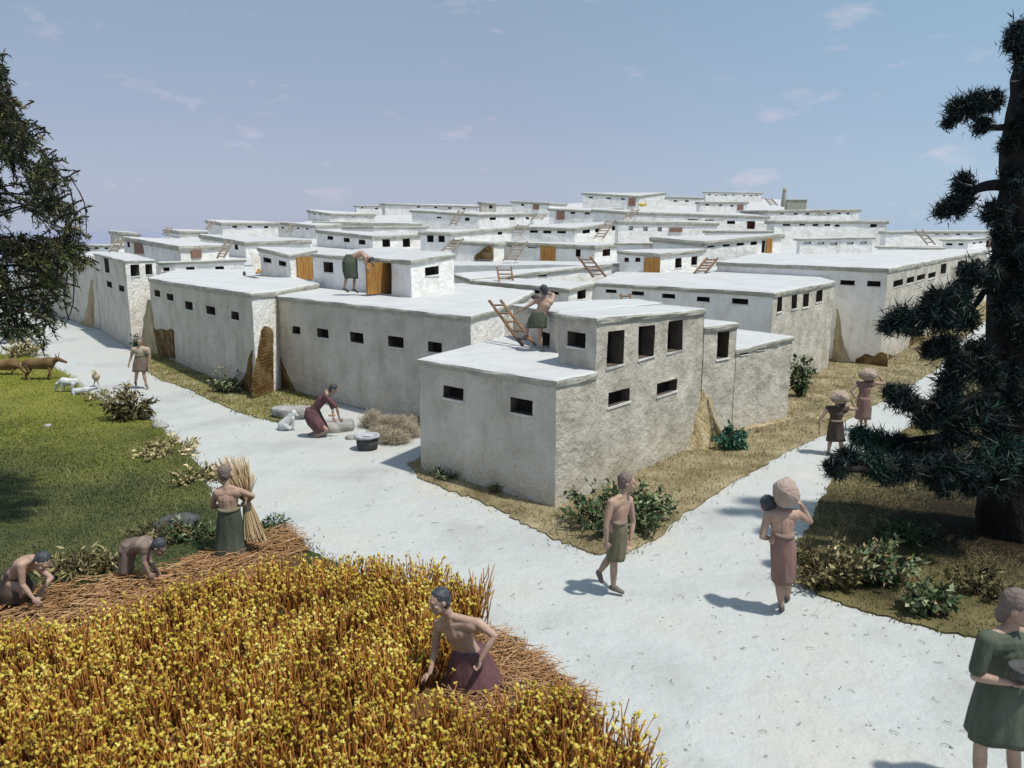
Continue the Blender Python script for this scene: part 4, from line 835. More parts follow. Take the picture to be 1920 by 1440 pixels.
# ------------------------------------------------------------------ plants
def leafset(pos, dirs, L, W, fold=.3):
    """bent diamond leaves -> triangle soup"""
    V = []; T = []; n = 0
    for p, d, l, w in zip(pos, dirs, L, W):
        d = Vector(d).normalized(); s = d.cross(Vector((random.gauss(0, 1), random.gauss(0, 1), random.gauss(0, 1)))).normalized(); nn = d.cross(s); cu = random.uniform(-.3, .3)
        a = p; m1 = p + d * l * .45 + s * w + nn * w * fold; m2 = p + d * l * .45 - s * w + nn * w * fold; c = p + d * l * .5; t = p + d * l + nn * l * cu
        V += [a[:], m1[:], c[:], m2[:], t[:]]; T += [(n, n + 1, n + 2), (n, n + 2, n + 3), (n + 1, n + 4, n + 2), (n + 2, n + 4, n + 3)]; n += 5
    return V, T
def bush(name, label, cat, px, py, w, h, n, leaf=(.06, .12), lw=.35, m='leaf', tm=.5, td=.26, dep=.7, stems=26, group=None, rnd=1.0, Y=None):
    c = G(px, py) if Y is None else P(px, py, Y); c.z = max(0, c.z); root = thing(name, c, label, cat, group); tips = []; paths = []
    for k in range(stems):
        a = random.random() * 6.283; r = math.sqrt(random.random()); e = Vector((c.x + math.cos(a) * r * w / 2, c.y + math.sin(a) * r * w / 2 * dep, c.z + h * random.uniform(.35, 1) * (1 - .45 * r * r)))
        b = Vector((c.x + (e.x - c.x) * .25, c.y + (e.y - c.y) * .25, c.z)); mid = (b + e) / 2 + Vector((random.uniform(-.06, .06) * w, random.uniform(-.06, .06) * w, .05 * h)); paths.append([b, mid, e]); tips.append((b, mid, e))
    V, T = tubes(paths, .012 * h ** .5, .005, 4); tri_obj('stem', V, T, 'twig_dark', root)
    pos = []; dr = []; L = []; Wd = []
    for k in range(n):
        b, mid, e = random.choice(tips); t = random.uniform(.25, 1.05); q = b.lerp(mid, t * 2) if t < .5 else mid.lerp(e, t * 2 - 1); q = q + Vector((random.gauss(0, 1), random.gauss(0, 1), random.gauss(0, .8))) * leaf[0] * .5
        q.z = max(q.z, c.z + .01); pos.append(q); o = (q - Vector((c.x, c.y, c.z + h * .3))); o.normalize(); dr.append(o * .55 + Vector((random.gauss(0, .75), random.gauss(0, .75), random.gauss(.1, .6))) * rnd); l = random.uniform(*leaf); L.append(l); Wd.append(l * lw * random.uniform(.5, 1))
    V, T = leafset(pos, dr, L, Wd); tl = [min(1, max(0, random.gauss(tm, td))) for _ in range(n)]
    tri_obj('foliage', V, T, m, root, tint=np.repeat(tl, 5)); return root
bush('bush', 'largest broad leaved bush at the front corner behind the walking man', 'bush', 1162, 990, 2.1, .88, 2100, (.07, .17), .28, tm=.46, td=.25, stems=60)
bush('bush', 'small blue green cabbage like bush by the earth heap on the grass strip', 'bush', 1367, 842, .85, .66, 430, (.08, .16), .42, m='leaf_teal', tm=.5)
bush('bush', 'upright leafy bush at the far end of the low annex', 'bush', 1500, 745, .75, 1.55, 620, (.08, .18), .35, tm=.42, dep=.6)
bush('bush', 'leafy grey green bush at the foot of the left street wall', 'bush', 422, 736, 1.15, .85, 520, (.07, .15), .35, tm=.6)
bush('bush', 'dark spiky bush on the left path edge above the meadow', 'bush', 248, 785, 1.55, .85, 900, (.10, .22), .25, m='leaf_dry', tm=.28, stems=50)
bush('bush', 'tiny teal bush behind the woman on the left path', 'bush', 262, 655, .9, .9, 220, (.08, .16), .3, m='leaf_teal', tm=.4)
bush('grass_tuft', 'low green tuft at the left corner of the front house', 'tuft', 838, 897, .62, .26, 420, (.05, .12), .18, tm=.5, stems=12)
bush('grass_tuft', 'small brown leafy tuft on the verge below the front house corner', 'tuft', 930, 922, .35, .2, 160, (.05, .1), .25, m='leaf_dry', tm=.4, stems=8)
bush('shrub', 'olive brown shrub beside the path, left end of the right bank row', 'shrub', 1545, 1096, 1.25, .78, 1500, (.06, .15), .22, m='leaf_dry', tm=.42, stems=40, group='shrubs on the right bank')
bush('shrub', 'green and brown leafy shrub, second in the row on the right bank', 'shrub', 1640, 1092, 1.3, .72, 1500, (.06, .15), .24, tm=.62, stems=40, group='shrubs on the right bank')
bush('shrub', 'grey green broad leaved shrub nearest the path edge on the right bank', 'shrub', 1735, 1150, .72, .55, 650, (.07, .15), .38, tm=.55, stems=20, group='shrubs on the right bank')
bush('shrub', 'dark low shrub to the right of the grey green one', 'shrub', 1835, 1115, .95, .46, 700, (.05, .12), .25, m='leaf_dry', tm=.25, stems=24, group='shrubs on the right bank')
bush('shrub', 'dark low shrub in the shade behind the row of shrubs', 'shrub', 1700, 1020, 1.2, .5, 900, (.05, .12), .22, m='leaf', tm=.2, stems=24, group='shrubs on the right bank')
bush('thicket', 'tall dry brown weeds behind the pine branches', 'weeds', 1850, 760, 1.6, 1.25, 700, (.07, .16), .16, m='leaf_dry', tm=.4, stems=60)
bush('fallen_leaves', 'yellow fallen leaves along the meadow edge', 'leaves', 325, 845, 1.6, .18, 520, (.08, .2), .22, m='leaf_dry', tm=.72, stems=14, dep=1.6)
bush('fallen_leaves', 'green and yellow fallen leaves nearer the sheaf woman', 'leaves', 372, 900, 1.25, .2, 420, (.07, .18), .25, m='leaf_dry', tm=.6, stems=14, dep=1.3)
bush('weeds', 'tangled olive weeds between the two bent reapers', 'weeds', 150, 1078, 1.35, .42, 760, (.08, .2), .14, m='leaf_dry', tm=.38, stems=40)
bush('weeds', 'flat dark weeds behind the bent grey reaper', 'weeds', 300, 1012, 1.2, .30, 560, (.07, .18), .14, m='leaf_dry', tm=.24, stems=30)
bush('weeds', 'low green weeds left of the woman with the sheaf', 'weeds', 365, 1005, 1.3, .24, 480, (.07, .16), .16, m='leaf', tm=.35, stems=26)
bush('weeds', 'small dark weeds at the path corner right of the sheaf', 'weeds', 515, 985, .6, .2, 220, (.05, .12), .16, m='leaf', tm=.3, stems=16)
bush('weeds', 'pale weeds among the stones beside the goats', 'weeds', 205, 748, 1.6, .3, 300, (.08, .18), .2, m='leaf_dry', tm=.55, stems=20)
bush('weeds', 'dry weeds at the far left under the tree', 'weeds', 40, 668, 2.2, .7, 500, (.12, .28), .2, m='leaf_dry', tm=.6, stems=30)
bush('weeds', 'sprig of dark weed on the path by the cut straw', 'weeds', 965, 1212, .28, .14, 70, (.04, .09), .14, m='leaf', tm=.15, stems=9)
bush('shrub', 'dark leafy shrub behind the stub of the left street', 'shrub', 30, 640, 2.6, 1.2, 500, (.12, .3), .3, tm=.3, stems=30)
# fuzzy dry brush beside the stone bowl
def brush():
    root = thing('dry_brush', G(728, 832), 'tan fuzzy heap of dry brushwood by the stone bowl', 'brushwood'); paths = []
    for (bx, by, rr, hh) in ((716, 822, .5, .34), (740, 830, .5, .32), (766, 818, .42, .36), (700, 800, .45, .45), (728, 806, .5, .42), (750, 806, .45, .40), (775, 800, .3, .3)):
        c = G(bx, by)
        for k in range(800):
            d = Vector((random.gauss(0, 1), random.gauss(0, 1), abs(random.gauss(0, .9)))).normalized(); r = rr * random.uniform(.5, 1); b = c + Vector((random.gauss(0, .16), random.gauss(0, .14), .04)); e = c + Vector((d.x * r, d.y * r * .8, d.z * hh)); q = Vector((random.gauss(0, .05), random.gauss(0, .05), random.gauss(0, .05)))
            paths.append([b.lerp(e, .45), b.lerp(e, .7) + q, e + q * .6])
    V, T = tubes(paths, .0045, .003, 3); tri_obj('twig', V, T, 'brush_twig', root, tint=[random.uniform(.1, 1) for _ in V])
brush()
# ------------------------------------------------------------------ trees
def noisy_tube(bm, pts, rad, seg=14, amp=.15):
    """thick limb with a knotty surface through pts"""
    rings = []; n = len(pts)
    for j, p in enumerate(pts):
        d = pts[min(j + 1, n - 1)] - pts[max(j - 1, 0)]; u, v, d = basis(d); u = d.cross(Vector((0, 1, .01))).normalized(); v = d.cross(u)
        rings.append([p + (u * math.cos(2 * math.pi * k / seg) + v * math.sin(2 * math.pi * k / seg)) * rad[j] * (1 + amp * noise.noise(Vector((k * .9, p.z * 2.2, p.x)))) for k in range(seg)])
    loft(bm, rings)
def smooth_pts(ctrl, per=6):
    out = []; n = len(ctrl)
    for i in range(n - 1):
        p0, p1, p2, p3 = ctrl[max(i - 1, 0)], ctrl[i], ctrl[i + 1], ctrl[min(i + 2, n - 1)]
        for k in range(per):
            t = k / per; out.append(.5 * ((2 * p1) + (p2 - p0) * t + (2 * p0 - 5 * p1 + 4 * p2 - p3) * t * t + (3 * p1 - p0 - 3 * p2 + p3) * t ** 3))
    out.append(ctrl[-1]); return out
def pine():
    Y0 = 12.6; base = G(1905, 1040); root = thing('pine_tree', base, 'dark pine with needle tufts and knotty trunk at the right edge', 'tree')
    tr = [P(x, y, Y0 + dy) for x, y, dy in ((1905, 1075, 0), (1900, 960, 0), (1900, 820, .05), (1908, 640, .1), (1914, 460, .15), (1928, 280, .1), (1934, 120, .1), (1925, 75, .1), (1922, 55, .1), (1918, 40, .1))]
    rr = [.54, .48, .46, .42, .40, .34, .24, .17, .12, .05]
    bm = bmesh.new(); pts = smooth_pts(tr, 5); rad = [lerp(rr[min(int(k / 5), 9)], rr[min(int(k / 5) + 1, 9)], (k % 5) / 5) for k in range(len(pts))]
    noisy_tube(bm, pts, rad, 18, .35); bm_obj('trunk', bm, 'bark_dark', root, smooth=True)
    limbs = [  # (points in photo pixels with depth offsets, radius)
        ([(1900, 235, 0), (1860, 238, -.2), (1815, 215, -.3)], .07), ([(1895, 345, 0), (1850, 348, -.1), (1815, 362, -.2), (1785, 380, -.2)], .085),
        ([(1905, 400, 0), (1870, 395, -.2)], .05), ([(1900, 520, 0), (1860, 510, -.3), (1825, 525, -.4), (1790, 560, -.5), (1730, 590, -.6), (1670, 610, -.6)], .10),
        ([(1895, 560, 0), (1850, 545, .2), (1830, 570, .2), (1800, 600, .2)], .07), ([(1900, 660, 0), (1840, 660, -.4), (1790, 670, -.6), (1770, 690, -.6)], .07),
        ([(1900, 760, 0), (1850, 740, -.5), (1780, 760, -.7), (1690, 745, -.9)], .08), ([(1900, 850, 0), (1840, 860, -.6), (1760, 880, -1), (1660, 880, -1.3), (1580, 880, -1.5)], .11),
        ([(1900, 860, 0), (1830, 820, .4), (1740, 820, .3), (1640, 835, .2)], .08), ([(1900, 880, 0), (1860, 900, -.8), (1800, 915, -1.3)], .07)]
    for L, r in limbs:
        bm = bmesh.new(); q = smooth_pts([P(x, y, Y0 + dy) for x, y, dy in L], 4); noisy_tube(bm, q, [lerp(r, r * .4, k / (len(q) - 1)) for k in range(len(q))], 8, .3); bm_obj('branch', bm, 'bark_dark', root, smooth=True)
    cl = [(1830, 195, -.3, 30), (1800, 208, -.3, 30), (1860, 190, -.3, 26), (1842, 235, -.2, 24), (1778, 232, -.3, 16), (1808, 345, -.2, 26), (1795, 385, -.2, 30), (1768, 395, -.2, 24), (1812, 370, -.2, 24), (1865, 400, -.2, 34), (1880, 440, -.1, 26), (1902, 80, 0, 26), (1912, 60, .1, 28), (1925, 105, 0, 30), (1900, 330, 0, 30), (1895, 270, .1, 26),
          (1820, 515, -.4, 34), (1850, 520, -.3, 30), (1790, 560, -.5, 36), (1755, 565, -.5, 34), (1810, 600, -.3, 36), (1770, 600, -.6, 34), (1735, 590, -.6, 30), (1690, 600, -.6, 36), (1665, 612, -.6, 24), (1715, 612, -.6, 26), (1800, 555, .1, 30), (1880, 490, 0, 36),
          (1775, 650, -.6, 34), (1800, 690, -.6, 36), (1750, 655, -.6, 30), (1830, 660, -.4, 36), (1780, 720, -.6, 34), (1850, 700, -.4, 40), (1690, 745, -.9, 34), (1710, 760, -.9, 24), (1670, 735, -.9, 20), (1770, 760, -.7, 42), (1820, 770, -.6, 44), (1735, 785, -.7, 34), (1860, 790, -.5, 44), (1790, 810, -.6, 42),
          (1640, 830, .2, 36), (1610, 820, .2, 30), (1680, 835, .2, 34), (1590, 860, -1.2, 30), (1570, 880, -1.5, 26), (1640, 870, -1.3, 36), (1690, 880, -1.2, 38), (1740, 885, -1, 42), (1790, 880, -1, 44), (1840, 870, -.9, 46), (1880, 850, -.8, 46), (1760, 850, .2, 40), (1820, 905, -1.3, 34), (1770, 912, -1.3, 26), (1870, 900, -1, 40), (1720, 850, .3, 34), (1660, 895, -1.3, 22), (1560, 872, -1.5, 20), (1900, 720, .2, 44), (1905, 560, .2, 40)]
    for k in range(22): yy = random.uniform(90, 900); cl.append((lerp(1926, 1868, min(1, yy / 600)) + random.uniform(8, 60), yy, random.uniform(-.5, -.1), random.uniform(22, 36)))
    for (x, y, dy, r) in cl:
        c = P(x, y, Y0 + dy); R = r * 12.6 / 1528; R *= .93; nn = 1150 if r > 24 else 600; V = np.empty((nn, 3, 3)); tl = []
        bd = Vector((random.gauss(0, .5), random.gauss(0, .4), random.uniform(.1, .9)))
        for k in range(nn):
            d = (Vector((random.gauss(0, 1), random.gauss(0, 1), random.gauss(0, 1))).normalized() + bd * .35).normalized(); s0 = c + Vector((random.gauss(0, 1), random.gauss(0, 1), random.gauss(0, 1))) * R * .30
            l = R * random.uniform(.5, .8); s = d.cross(Vector((random.gauss(0, 1), random.gauss(0, 1), random.gauss(0, 1)))).normalized() * random.uniform(.007, .013)
            V[k, 0] = s0 + s; V[k, 1] = s0 - s; V[k, 2] = s0 + d * l + Vector((0, 0, random.uniform(-.02, .02)))
            tl.append(min(1, max(0, random.gauss(.42 + (.42 if (x, y) in ((1610, 820), (1640, 830)) else 0) + (.2 if y in (850, 870, 570) else 0), .18))))
        o = tri_obj('needle_tuft', V.reshape(-1, 3), np.arange(nn * 3).reshape(-1, 3), 'needle', root, tint=np.repeat(tl, 3))
pine()
def left_tree():
    Y0 = 13.5; root = thing('tree', G(-190, 1010), 'dark tangled juniper like tree with drooping twigs at the left edge', 'tree')
    tr = [P(x, y, Y0 + dy) for x, y, dy in ((-190, 960, 0), (-185, 820, 0), (-150, 640, .1), (-170, 460, 0), (-120, 300, .1), (-150, 170, 0), (-155, 90, 0))]
    bm = bmesh.new(); q = smooth_pts(tr, 5); noisy_tube(bm, q, [lerp(.34, .07, k / (len(q) - 1)) for k in range(len(q))], 14, .35); bm_obj('trunk', bm, 'bark_dark', root, smooth=True)
    def xmax(y):
        t = [(140, -12), (180, 8), (230, 45), (280, 78), (320, 112), (360, 122), (420, 140), (500, 158), (560, 150), (600, 125), (640, 70), (680, -10)]
        if y < 140: return -40 + (y - 0) * .3
        for (a, A), (b, B) in zip(t, t[1:]):
            if y <= b: return lerp(A, B, (y - a) / (b - a))
        return 0
    boughs = []
    for k in range(26):
        y = random.uniform(30, 640); x = xmax(y) * random.uniform(.2, .85) if k % 3 else random.uniform(-420, -200); dy = random.uniform(-1.2, 1.2)
        st = min(q, key=lambda p: abs(p.z - P(-150, min(y + 130, 700), Y0).z)); e = P(x, y, Y0 + dy); m = st.lerp(e, .5) + Vector((0, 0, random.uniform(.1, .5))); boughs.append(smooth_pts([st, m, e], 5))
    V, T = tubes(boughs, .05, .010, 7); tri_obj('branch', V, T, 'bark_dark', root, tint=None)
    twigs = []; pos = []; dr = []; L = []; Wd = []; tint = []
    n = 0
    while n < 1900:
        y = random.uniform(60, 640); xm = xmax(y); x = random.uniform(-520, xm)
        if x < -150 and random.random() < .6: continue
        # keep gaps
        if noise.noise(Vector((x * .018, y * .018, 4))) < -.05: continue
        if y > 560 and random.random() < .55: continue
        dy = random.uniform(-1.3, 1.3); c = P(x, y, Y0 + dy); n += 1
        a = random.uniform(-1.2, .5); sx = 1 if random.random() < .75 else -1; l = random.uniform(.35, .8)
        p = c - Vector((sx * math.cos(a) * l * .5, 0, math.sin(a) * l * .5)); pts = [p]; d = Vector((sx * math.cos(a), random.uniform(-.5, .5), math.sin(a) + .4)).normalized()
        for j in range(6):
            d = (d + Vector((random.uniform(-.3, .3), random.uniform(-.3, .3), -.26 + random.uniform(-.25, .25)))).normalized(); pts.append(pts[-1] + d * l / 6)
        twigs.append(pts); tb = random.gauss(.46, .2) + (.22 if 470 < y < 580 and x > 20 else 0)
        for j in range(40):
            t = random.random() * 5.99; i = int(t); pp = pts[i].lerp(pts[i + 1], t - i); dd = (pts[i + 1] - pts[i]).normalized()
            pos.append(pp); dr.append(dd * .8 + Vector((random.gauss(0, .6), random.gauss(0, .6), random.gauss(0, .6)))); L.append(random.uniform(.06, .15)); Wd.append(random.uniform(.006, .014)); tint.append(min(1, max(0, tb + random.gauss(0, .12))))
    # bare hanging twigs
    for (a, b, c) in (((152, 355), (162, 420), (150, 475)), ((150, 600), (140, 560), (150, 500)), ((158, 500), (157, 570), (140, 612)), ((112, 560), (114, 590), (106, 614)), ((60, 600), (72, 626), (90, 640)), ((20, 205), (0, 170), (-20, 150)), ((95, 290), (120, 330), (128, 370)), ((150, 330), (178, 380), (182, 440)), ((60, 250), (90, 235), (120, 262))):
        twigs.append(smooth_pts([P(u_[0] - 20, u_[1], Y0 - .3) for u_ in (a, b, c)], 3))
    tw = [t if len(t) == 7 else t for t in twigs]; V, T = tubes(tw, .013, .006, 4); tri_obj('twig', V, T, 'twig_dark', root)
    V, T = leafset(pos, dr, L, Wd, .4); tri_obj('foliage', V, T, 'juniper_leaf', root, tint=np.repeat(tint, 5))
left_tree()

# ------------------------------------------------------------------ people
def hand(bm, wr, d, s, curl=.6, side=None, pn=None, r=.0105):
    d = Vector(d).normalized(); pn = Vector(pn).normalized() if pn is not None else d.orthogonal().normalized()
    sd = d.cross(pn).normalized(); pn = sd.cross(d).normalized(); c = wr + d * .045 * s
    ell(bm, c, (.040 * s, .019 * s, .050 * s), (sd, pn, d), 2)
    for i, fl in enumerate((.066, .078, .074, .058)):
        b = wr + d * .078 * s + sd * (i - 1.5) * .0205 * s; k1 = (d * math.cos(curl * .6) - pn * math.sin(curl * .6) + sd * (i - 1.5) * .06).normalized(); k2 = (d * math.cos(curl * 1.7) - pn * math.sin(curl * 1.7)).normalized()
        m = b + k1 * fl * .5 * s; cap(bm, b - d * .02 * s, m, r * s, r * .95 * s, 8); cap(bm, m, m + k2 * fl * .5 * s, r * .95 * s, r * .75 * s, 8)
    t = wr + d * .03 * s - sd * .034 * s; t1 = (d * .7 - sd * .7 - pn * .3).normalized(); cap(bm, t, t + t1 * .035 * s, r * 1.2 * s, r * s, 8); cap(bm, t + t1 * .035 * s, t + t1 * .035 * s + (d * .9 - pn * .4 - sd * .1).normalized() * .03 * s, r * s, r * .8 * s, 8)
def person(label, Y0, J, face, s=1.0, up=None, skin='skin_clay', hair='hair_dark', skirt=None, skirtm='cloth_brown', tunic=None, tunicm='cloth_brown', sleeve=.75, shoes=True, vox=.010, bareleg=True, curl=(.6, .6), belt=None, skd=.72, hairlong=False, headscale=1.2, pn=(None, None), hd=(None, None), sitdy=0):
    j = {k: (P(v[0], v[1], Y0 + v[2]) if len(v) == 3 else v) for k, v in J.items()}
    base = Vector((j['p'].x, j['p'].y, 0)); zs = [j[k].z for k in ('fl', 'fr') if k in j]; base.z = min(zs) if zs else 0
    root = thing('person', base, label, 'person'); f = Vector(face).normalized()
    bm = bmesh.new(); p, c, nk, h = j['p'], j['c'], j['n'], j['h']; sl, sr = j['sl'], j['sr']; a = (sr - sl).normalized(); sp = (c - p).normalized(); a2 = (a - sp * a.dot(sp)).normalized()
    hip = {k: j.get('h' + k, p + a2 * (.085 * s if k == 'r' else -.085 * s) - sp * .03) for k in 'lr'}
    for sg in (-1, 1):
        cap(bm, p + a2 * sg * .062 * s, (p + c) / 2 + a2 * sg * .048 * s, .098 * s, .088 * s); cap(bm, (p + c) / 2 + a2 * sg * .048 * s, c + a2 * sg * .066 * s, .088 * s, .102 * s)
    cap(bm, p, c, .105 * s, .115 * s); cap(bm, c, nk, .115 * s, .065 * s); cap(bm, nk, h, .058 * s, .058 * s); cap(bm, sl.lerp(c, .25), sr.lerp(c, .25), .085 * s, .085 * s)
    for k, sh in (('l', sl), ('r', sr)):
        cap(bm, c.lerp(nk, .55), sh, .085 * s, .058 * s); cap(bm, nk.lerp(h, .12), sh, .046 * s, .05 * s)
        if 'e' + k in j:
            e, w = j['e' + k], j['w' + k]; cap(bm, sh, sh.lerp(e, .4), .056 * s, .052 * s); cap(bm, sh.lerp(e, .4), e, .052 * s, .038 * s); cap(bm, e, e.lerp(w, .35), .039 * s, .040 * s); cap(bm, e.lerp(w, .35), w, .040 * s, .026 * s)
            d = (w - e).normalized(); i = 0 if k == 'l' else 1
            if hd[i] is not None: d = Vector(hd[i]).normalized()
            hand(bm, w, d, s * 1.08, curl[i], pn=pn[i] if pn[i] is not None else (a if k == 'r' else -a))
        if 'k' + k in j:
            kn, an = j['k' + k], j['a' + k]; hp = hip[k]; cap(bm, hp, hp.lerp(kn, .5), .088 * s, .074 * s); cap(bm, hp.lerp(kn, .5), kn, .074 * s, .053 * s); cap(bm, kn, kn.lerp(an, .35), .053 * s, .055 * s); cap(bm, kn.lerp(an, .35), an, .055 * s, .033 * s)
            if 'f' + k in j:
                to = j['f' + k]; fd = (to - an); he = an - fd.normalized() * .02 * s + Vector((0, 0, -.012)) * s; cap(bm, an, he, .035 * s, .034 * s); cap(bm, he, to, .036 * s, .026 * s); cap(bm, an, to, .034 * s, .024 * s)
    # head
    u = Vector(up).normalized() if up else (h - nk).normalized(); u = (u - f * u.dot(f)).normalized(); r = f.cross(u).normalized(); ax = (r, f, u); q = s * headscale
    def hp_(x, y, z): return h + (r * x + f * y + u * z) * q
    ell(bm, hp_(0, -.008, .022), (.074 * q, .094 * q, .088 * q), ax); ell(bm, hp_(0, .022, -.045), (.054 * q, .062 * q, .064 * q), ax); ell(bm, hp_(0, .062, -.086), (.026 * q, .024 * q, .022 * q), ax, 2)
    cap(bm, hp_(0, .082, .012), hp_(0, .103, -.022), .009 * q, .015 * q, 8); ell(bm, hp_(0, .078, .026), (.048 * q, .018 * q, .011 * q), ax, 2)
    for sg in (-1, 1):
        ell(bm, hp_(sg * .075, -.004, -.008), (.011 * q, .02 * q, .03 * q), ax, 2); ell(bm, hp_(sg * .036, .062, -.026), (.022 * q, .02 * q, .018 * q), ax, 2); ell(bm, hp_(sg * .03, .078, .008), (.014 * q, .012 * q, .009 * q), ax, 2)
    ell(bm, hp_(0, .084, -.052), (.023 * q, .010 * q, .006 * q), ax, 2); ell(bm, hp_(0, .081, -.064), (.019 * q, .010 * q, .006 * q), ax, 2)
    o = link_mesh('body', remesh_bm(bm, vox, 4), skin, root, smooth=True)
    # hair
    bm = bmesh.new(); ell(bm, hp_(0, -.022, .036), (.083 * q, .094 * q, .092 * q), ax); ell(bm, hp_(0, -.045, -.01), (.072 * q, .065 * q, .075 * q), ax)
    if hairlong: ell(bm, hp_(0, -.06, -.07), (.05 * q, .045 * q, .08 * q), ax)
    me = remesh_bm(bm, vox, 1)
    for v in me.vertices:
        n_ = noise.noise(Vector(v.co) * 30) * .006 * q; v.co = v.co + v.normal * n_
    link_mesh('hair', me, hair, root, smooth=True)
    if tunic:
        bm = bmesh.new(); g = .014 * s
        for sg in (-1, 1): cap(bm, p + a2 * sg * .062 * s, (p + c) / 2 + a2 * sg * .05 * s, .098 * s + g, .09 * s + g); cap(bm, (p + c) / 2 + a2 * sg * .05 * s, c + a2 * sg * .066 * s, .09 * s + g, .104 * s + g)
        cap(bm, p, c, .105 * s + g, .115 * s + g); cap(bm, sl.lerp(c, .25), sr.lerp(c, .25), .085 * s + g, .085 * s + g)
        cap(bm, c, c.lerp(nk, .7), .115 * s + g, .078 * s + g)
        for k, sh in (('l', sl), ('r', sr)):
            cap(bm, c.lerp(nk, .5), sh, .085 * s + g, .058 * s + g)
            if sleeve > 0 and 'e' + k in j: cap(bm, sh, sh.lerp(j['e' + k], sleeve), .056 * s + g, .050 * s + g)
        link_mesh('tunic', remesh_bm(bm, vox * 1.1, 2), tunicm, root, smooth=True)
    if skirt:
        rings = []; N = 48
        for i, rr in enumerate(skirt):
            y, xl, xr = rr[:3]; dy = rr[3] if len(rr) > 3 else 0; yy = j['p'].y + dy; L = P(xl, y, yy); R = P(xr, y, yy); cc = (L + R) / 2; ra = (R - L).length / 2; rb = max(ra * skd, .172 * s)
            ang = i / len(skirt); ring = []
            for k in range(N):
                t = 2 * math.pi * k / N; fo = 1 + (.055 * math.sin(t * 5 + 1 + cc.x * 9) + .04 * math.sin(t * 9 + cc.x * 5)) * ang; ring.append(cc + Vector((math.cos(t) * ra * fo, math.sin(t) * rb * fo, .012 * math.sin(t * 3) * ang)))
            rings.append(ring)
        bm = bmesh.new(); R0 = []
        for a_, b_ in zip(rings, rings[1:]):
            for t in (0, .25, .5, .75): R0.append([x.lerp(y, t) for x, y in zip(a_, b_)])
        R0.append(rings[-1]); R0.append([x.lerp(sum(rings[-1], Vector()) / N, .12) + Vector((0, 0, .03)) for x in rings[-1]]); R0.append([x.lerp(sum(rings[-2], Vector()) / N, .3) for x in rings[-2]])
        loft(bm, R0); me = bpy.data.meshes.new('s'); bmesh.ops.recalc_face_normals(bm, faces=bm.faces); bm.to_mesh(me); bm.free(); link_mesh('skirt', me, skirtm, root, smooth=True)
        if belt:
            bm = bmesh.new(); c0 = rings[0]; cen = sum(c0, Vector()) / N; R1 = [[cen + (x - cen) * k + Vector((0, 0, z)) for x in c0] for k, z in ((1.0, -.022), (1.07, -.016), (1.07, .016), (1.0, .022))]; loft(bm, R1); bm_obj('belt', bm, belt, root, smooth=True)
    if shoes:
        for k in 'lr':
            if 'f' + k in j:
                an, to = j['a' + k], j['f' + k]; bm = bmesh.new(); fd = (to - an); he = an - fd.normalized() * .022 * s + Vector((0, 0, -.016)) * s; cap(bm, he, to, .043 * s, .034 * s); cap(bm, an + Vector((0, 0, .01)), to, .041 * s, .03 * s)
                for v in bm.verts: v.co.z = max(v.co.z, min(to.z, he.z) - .035 * s)
                link_mesh('shoe', remesh_bm(bm, .012, 2), 'shoe_clay', root, smooth=True)
    return root, j, (r, f, u)
def blob(name, label, cat, c, rad, m='sack', seed=0, rot=0, vox=.012, parent=None):
    bm = bmesh.new(); M = Matrix.Rotation(rot, 3, 'Y'); ax = [Vector(M.col[i]) for i in range(3)]; ell(bm, c, rad, ax, 4)
    for v in bm.verts:
        d = (v.co - c); v.co = c + d * (1 + .16 * noise.noise(d * 6 + Vector((seed, 0, 0))) + .06 * noise.noise(d * 16))
    return tag(bm_obj(name, bm, m, smooth=True), label, cat)

# walking man at the front corner
Y = gY(1112)
person('bare chested man in an olive knee length skirt walking right past the large bush', Y, dict(
    h=(1176, 905, .0), n=(1168, 930, 0), c=(1162, 952, 0), p=(1159, 988, 0), sl=(1180, 937, .16), sr=(1146, 942, -.16), el=(1187, 978, .2), wl=(1182, 1012, .12), er=(1136, 985, -.2), wr=(1137, 1016, -.18),
    hl=(1160, 995, .07), hr=(1157, 995, -.07), kl=(1143, 1045, .10), al=(1123, 1074, .12), fl=(1128, 1090, .02), kr=(1151, 1052, -.05), ar=(1150, 1101, 0), fr=(1167, 1110, -.05)), (1, -.12, -.05), s=.99,
    skirt=[(975, 1143, 1174), (995, 1141, 1177), (1022, 1139, 1175), (1046, 1137, 1172)], skirtm='cloth_olive', belt='cloth_taupe', skd=.85, hair='hair_brown', curl=(.7, .9), vox=.008, pn=((0, 1, 0), (0, -1, 0)))
# carrier seen from behind
Y = gY(1148)
person('bare backed carrier in a long brown skirt walking away, sack on the neck', Y, dict(
    h=(1440, 948, .16), n=(1462, 958, .05), c=(1467, 975, .02), p=(1467, 1012, 0), sl=(1440, 966, 0), sr=(1494, 962, 0), el=(1429, 1006, -.03), wl=(1443, 1010, .16), er=(1519, 978, .03), wr=(1503, 947, .0),
    hl=(1459, 1020, 0), hr=(1475, 1020, 0), kl=(1461, 1092, .02), al=(1465, 1136, -.02), fl=(1467, 1147, .16), kr=(1477, 1090, .05), ar=(1476, 1118, .32), fr=(1477, 1124, .48)), (-.25, 1, -.1), s=1.02, up=(-.3, 0, 1),
    skirt=[(1000, 1449, 1487), (1025, 1445, 1492), (1060, 1446, 1492), (1089, 1447, 1488)], skirtm='cloth_brown', belt='cloth_taupe', skd=.72, curl=(.8, 1.1), vox=.008, hd=(None, (-.5, .2, .8)), pn=((0, 0, 1), (1, -.5, 0)))
blob('sack', 'large lumpy pale sack on the neck of the nearest carrier', 'sack', P(1474, 924, Y - .02), (.158, .15, .205), seed=3, rot=-.12)
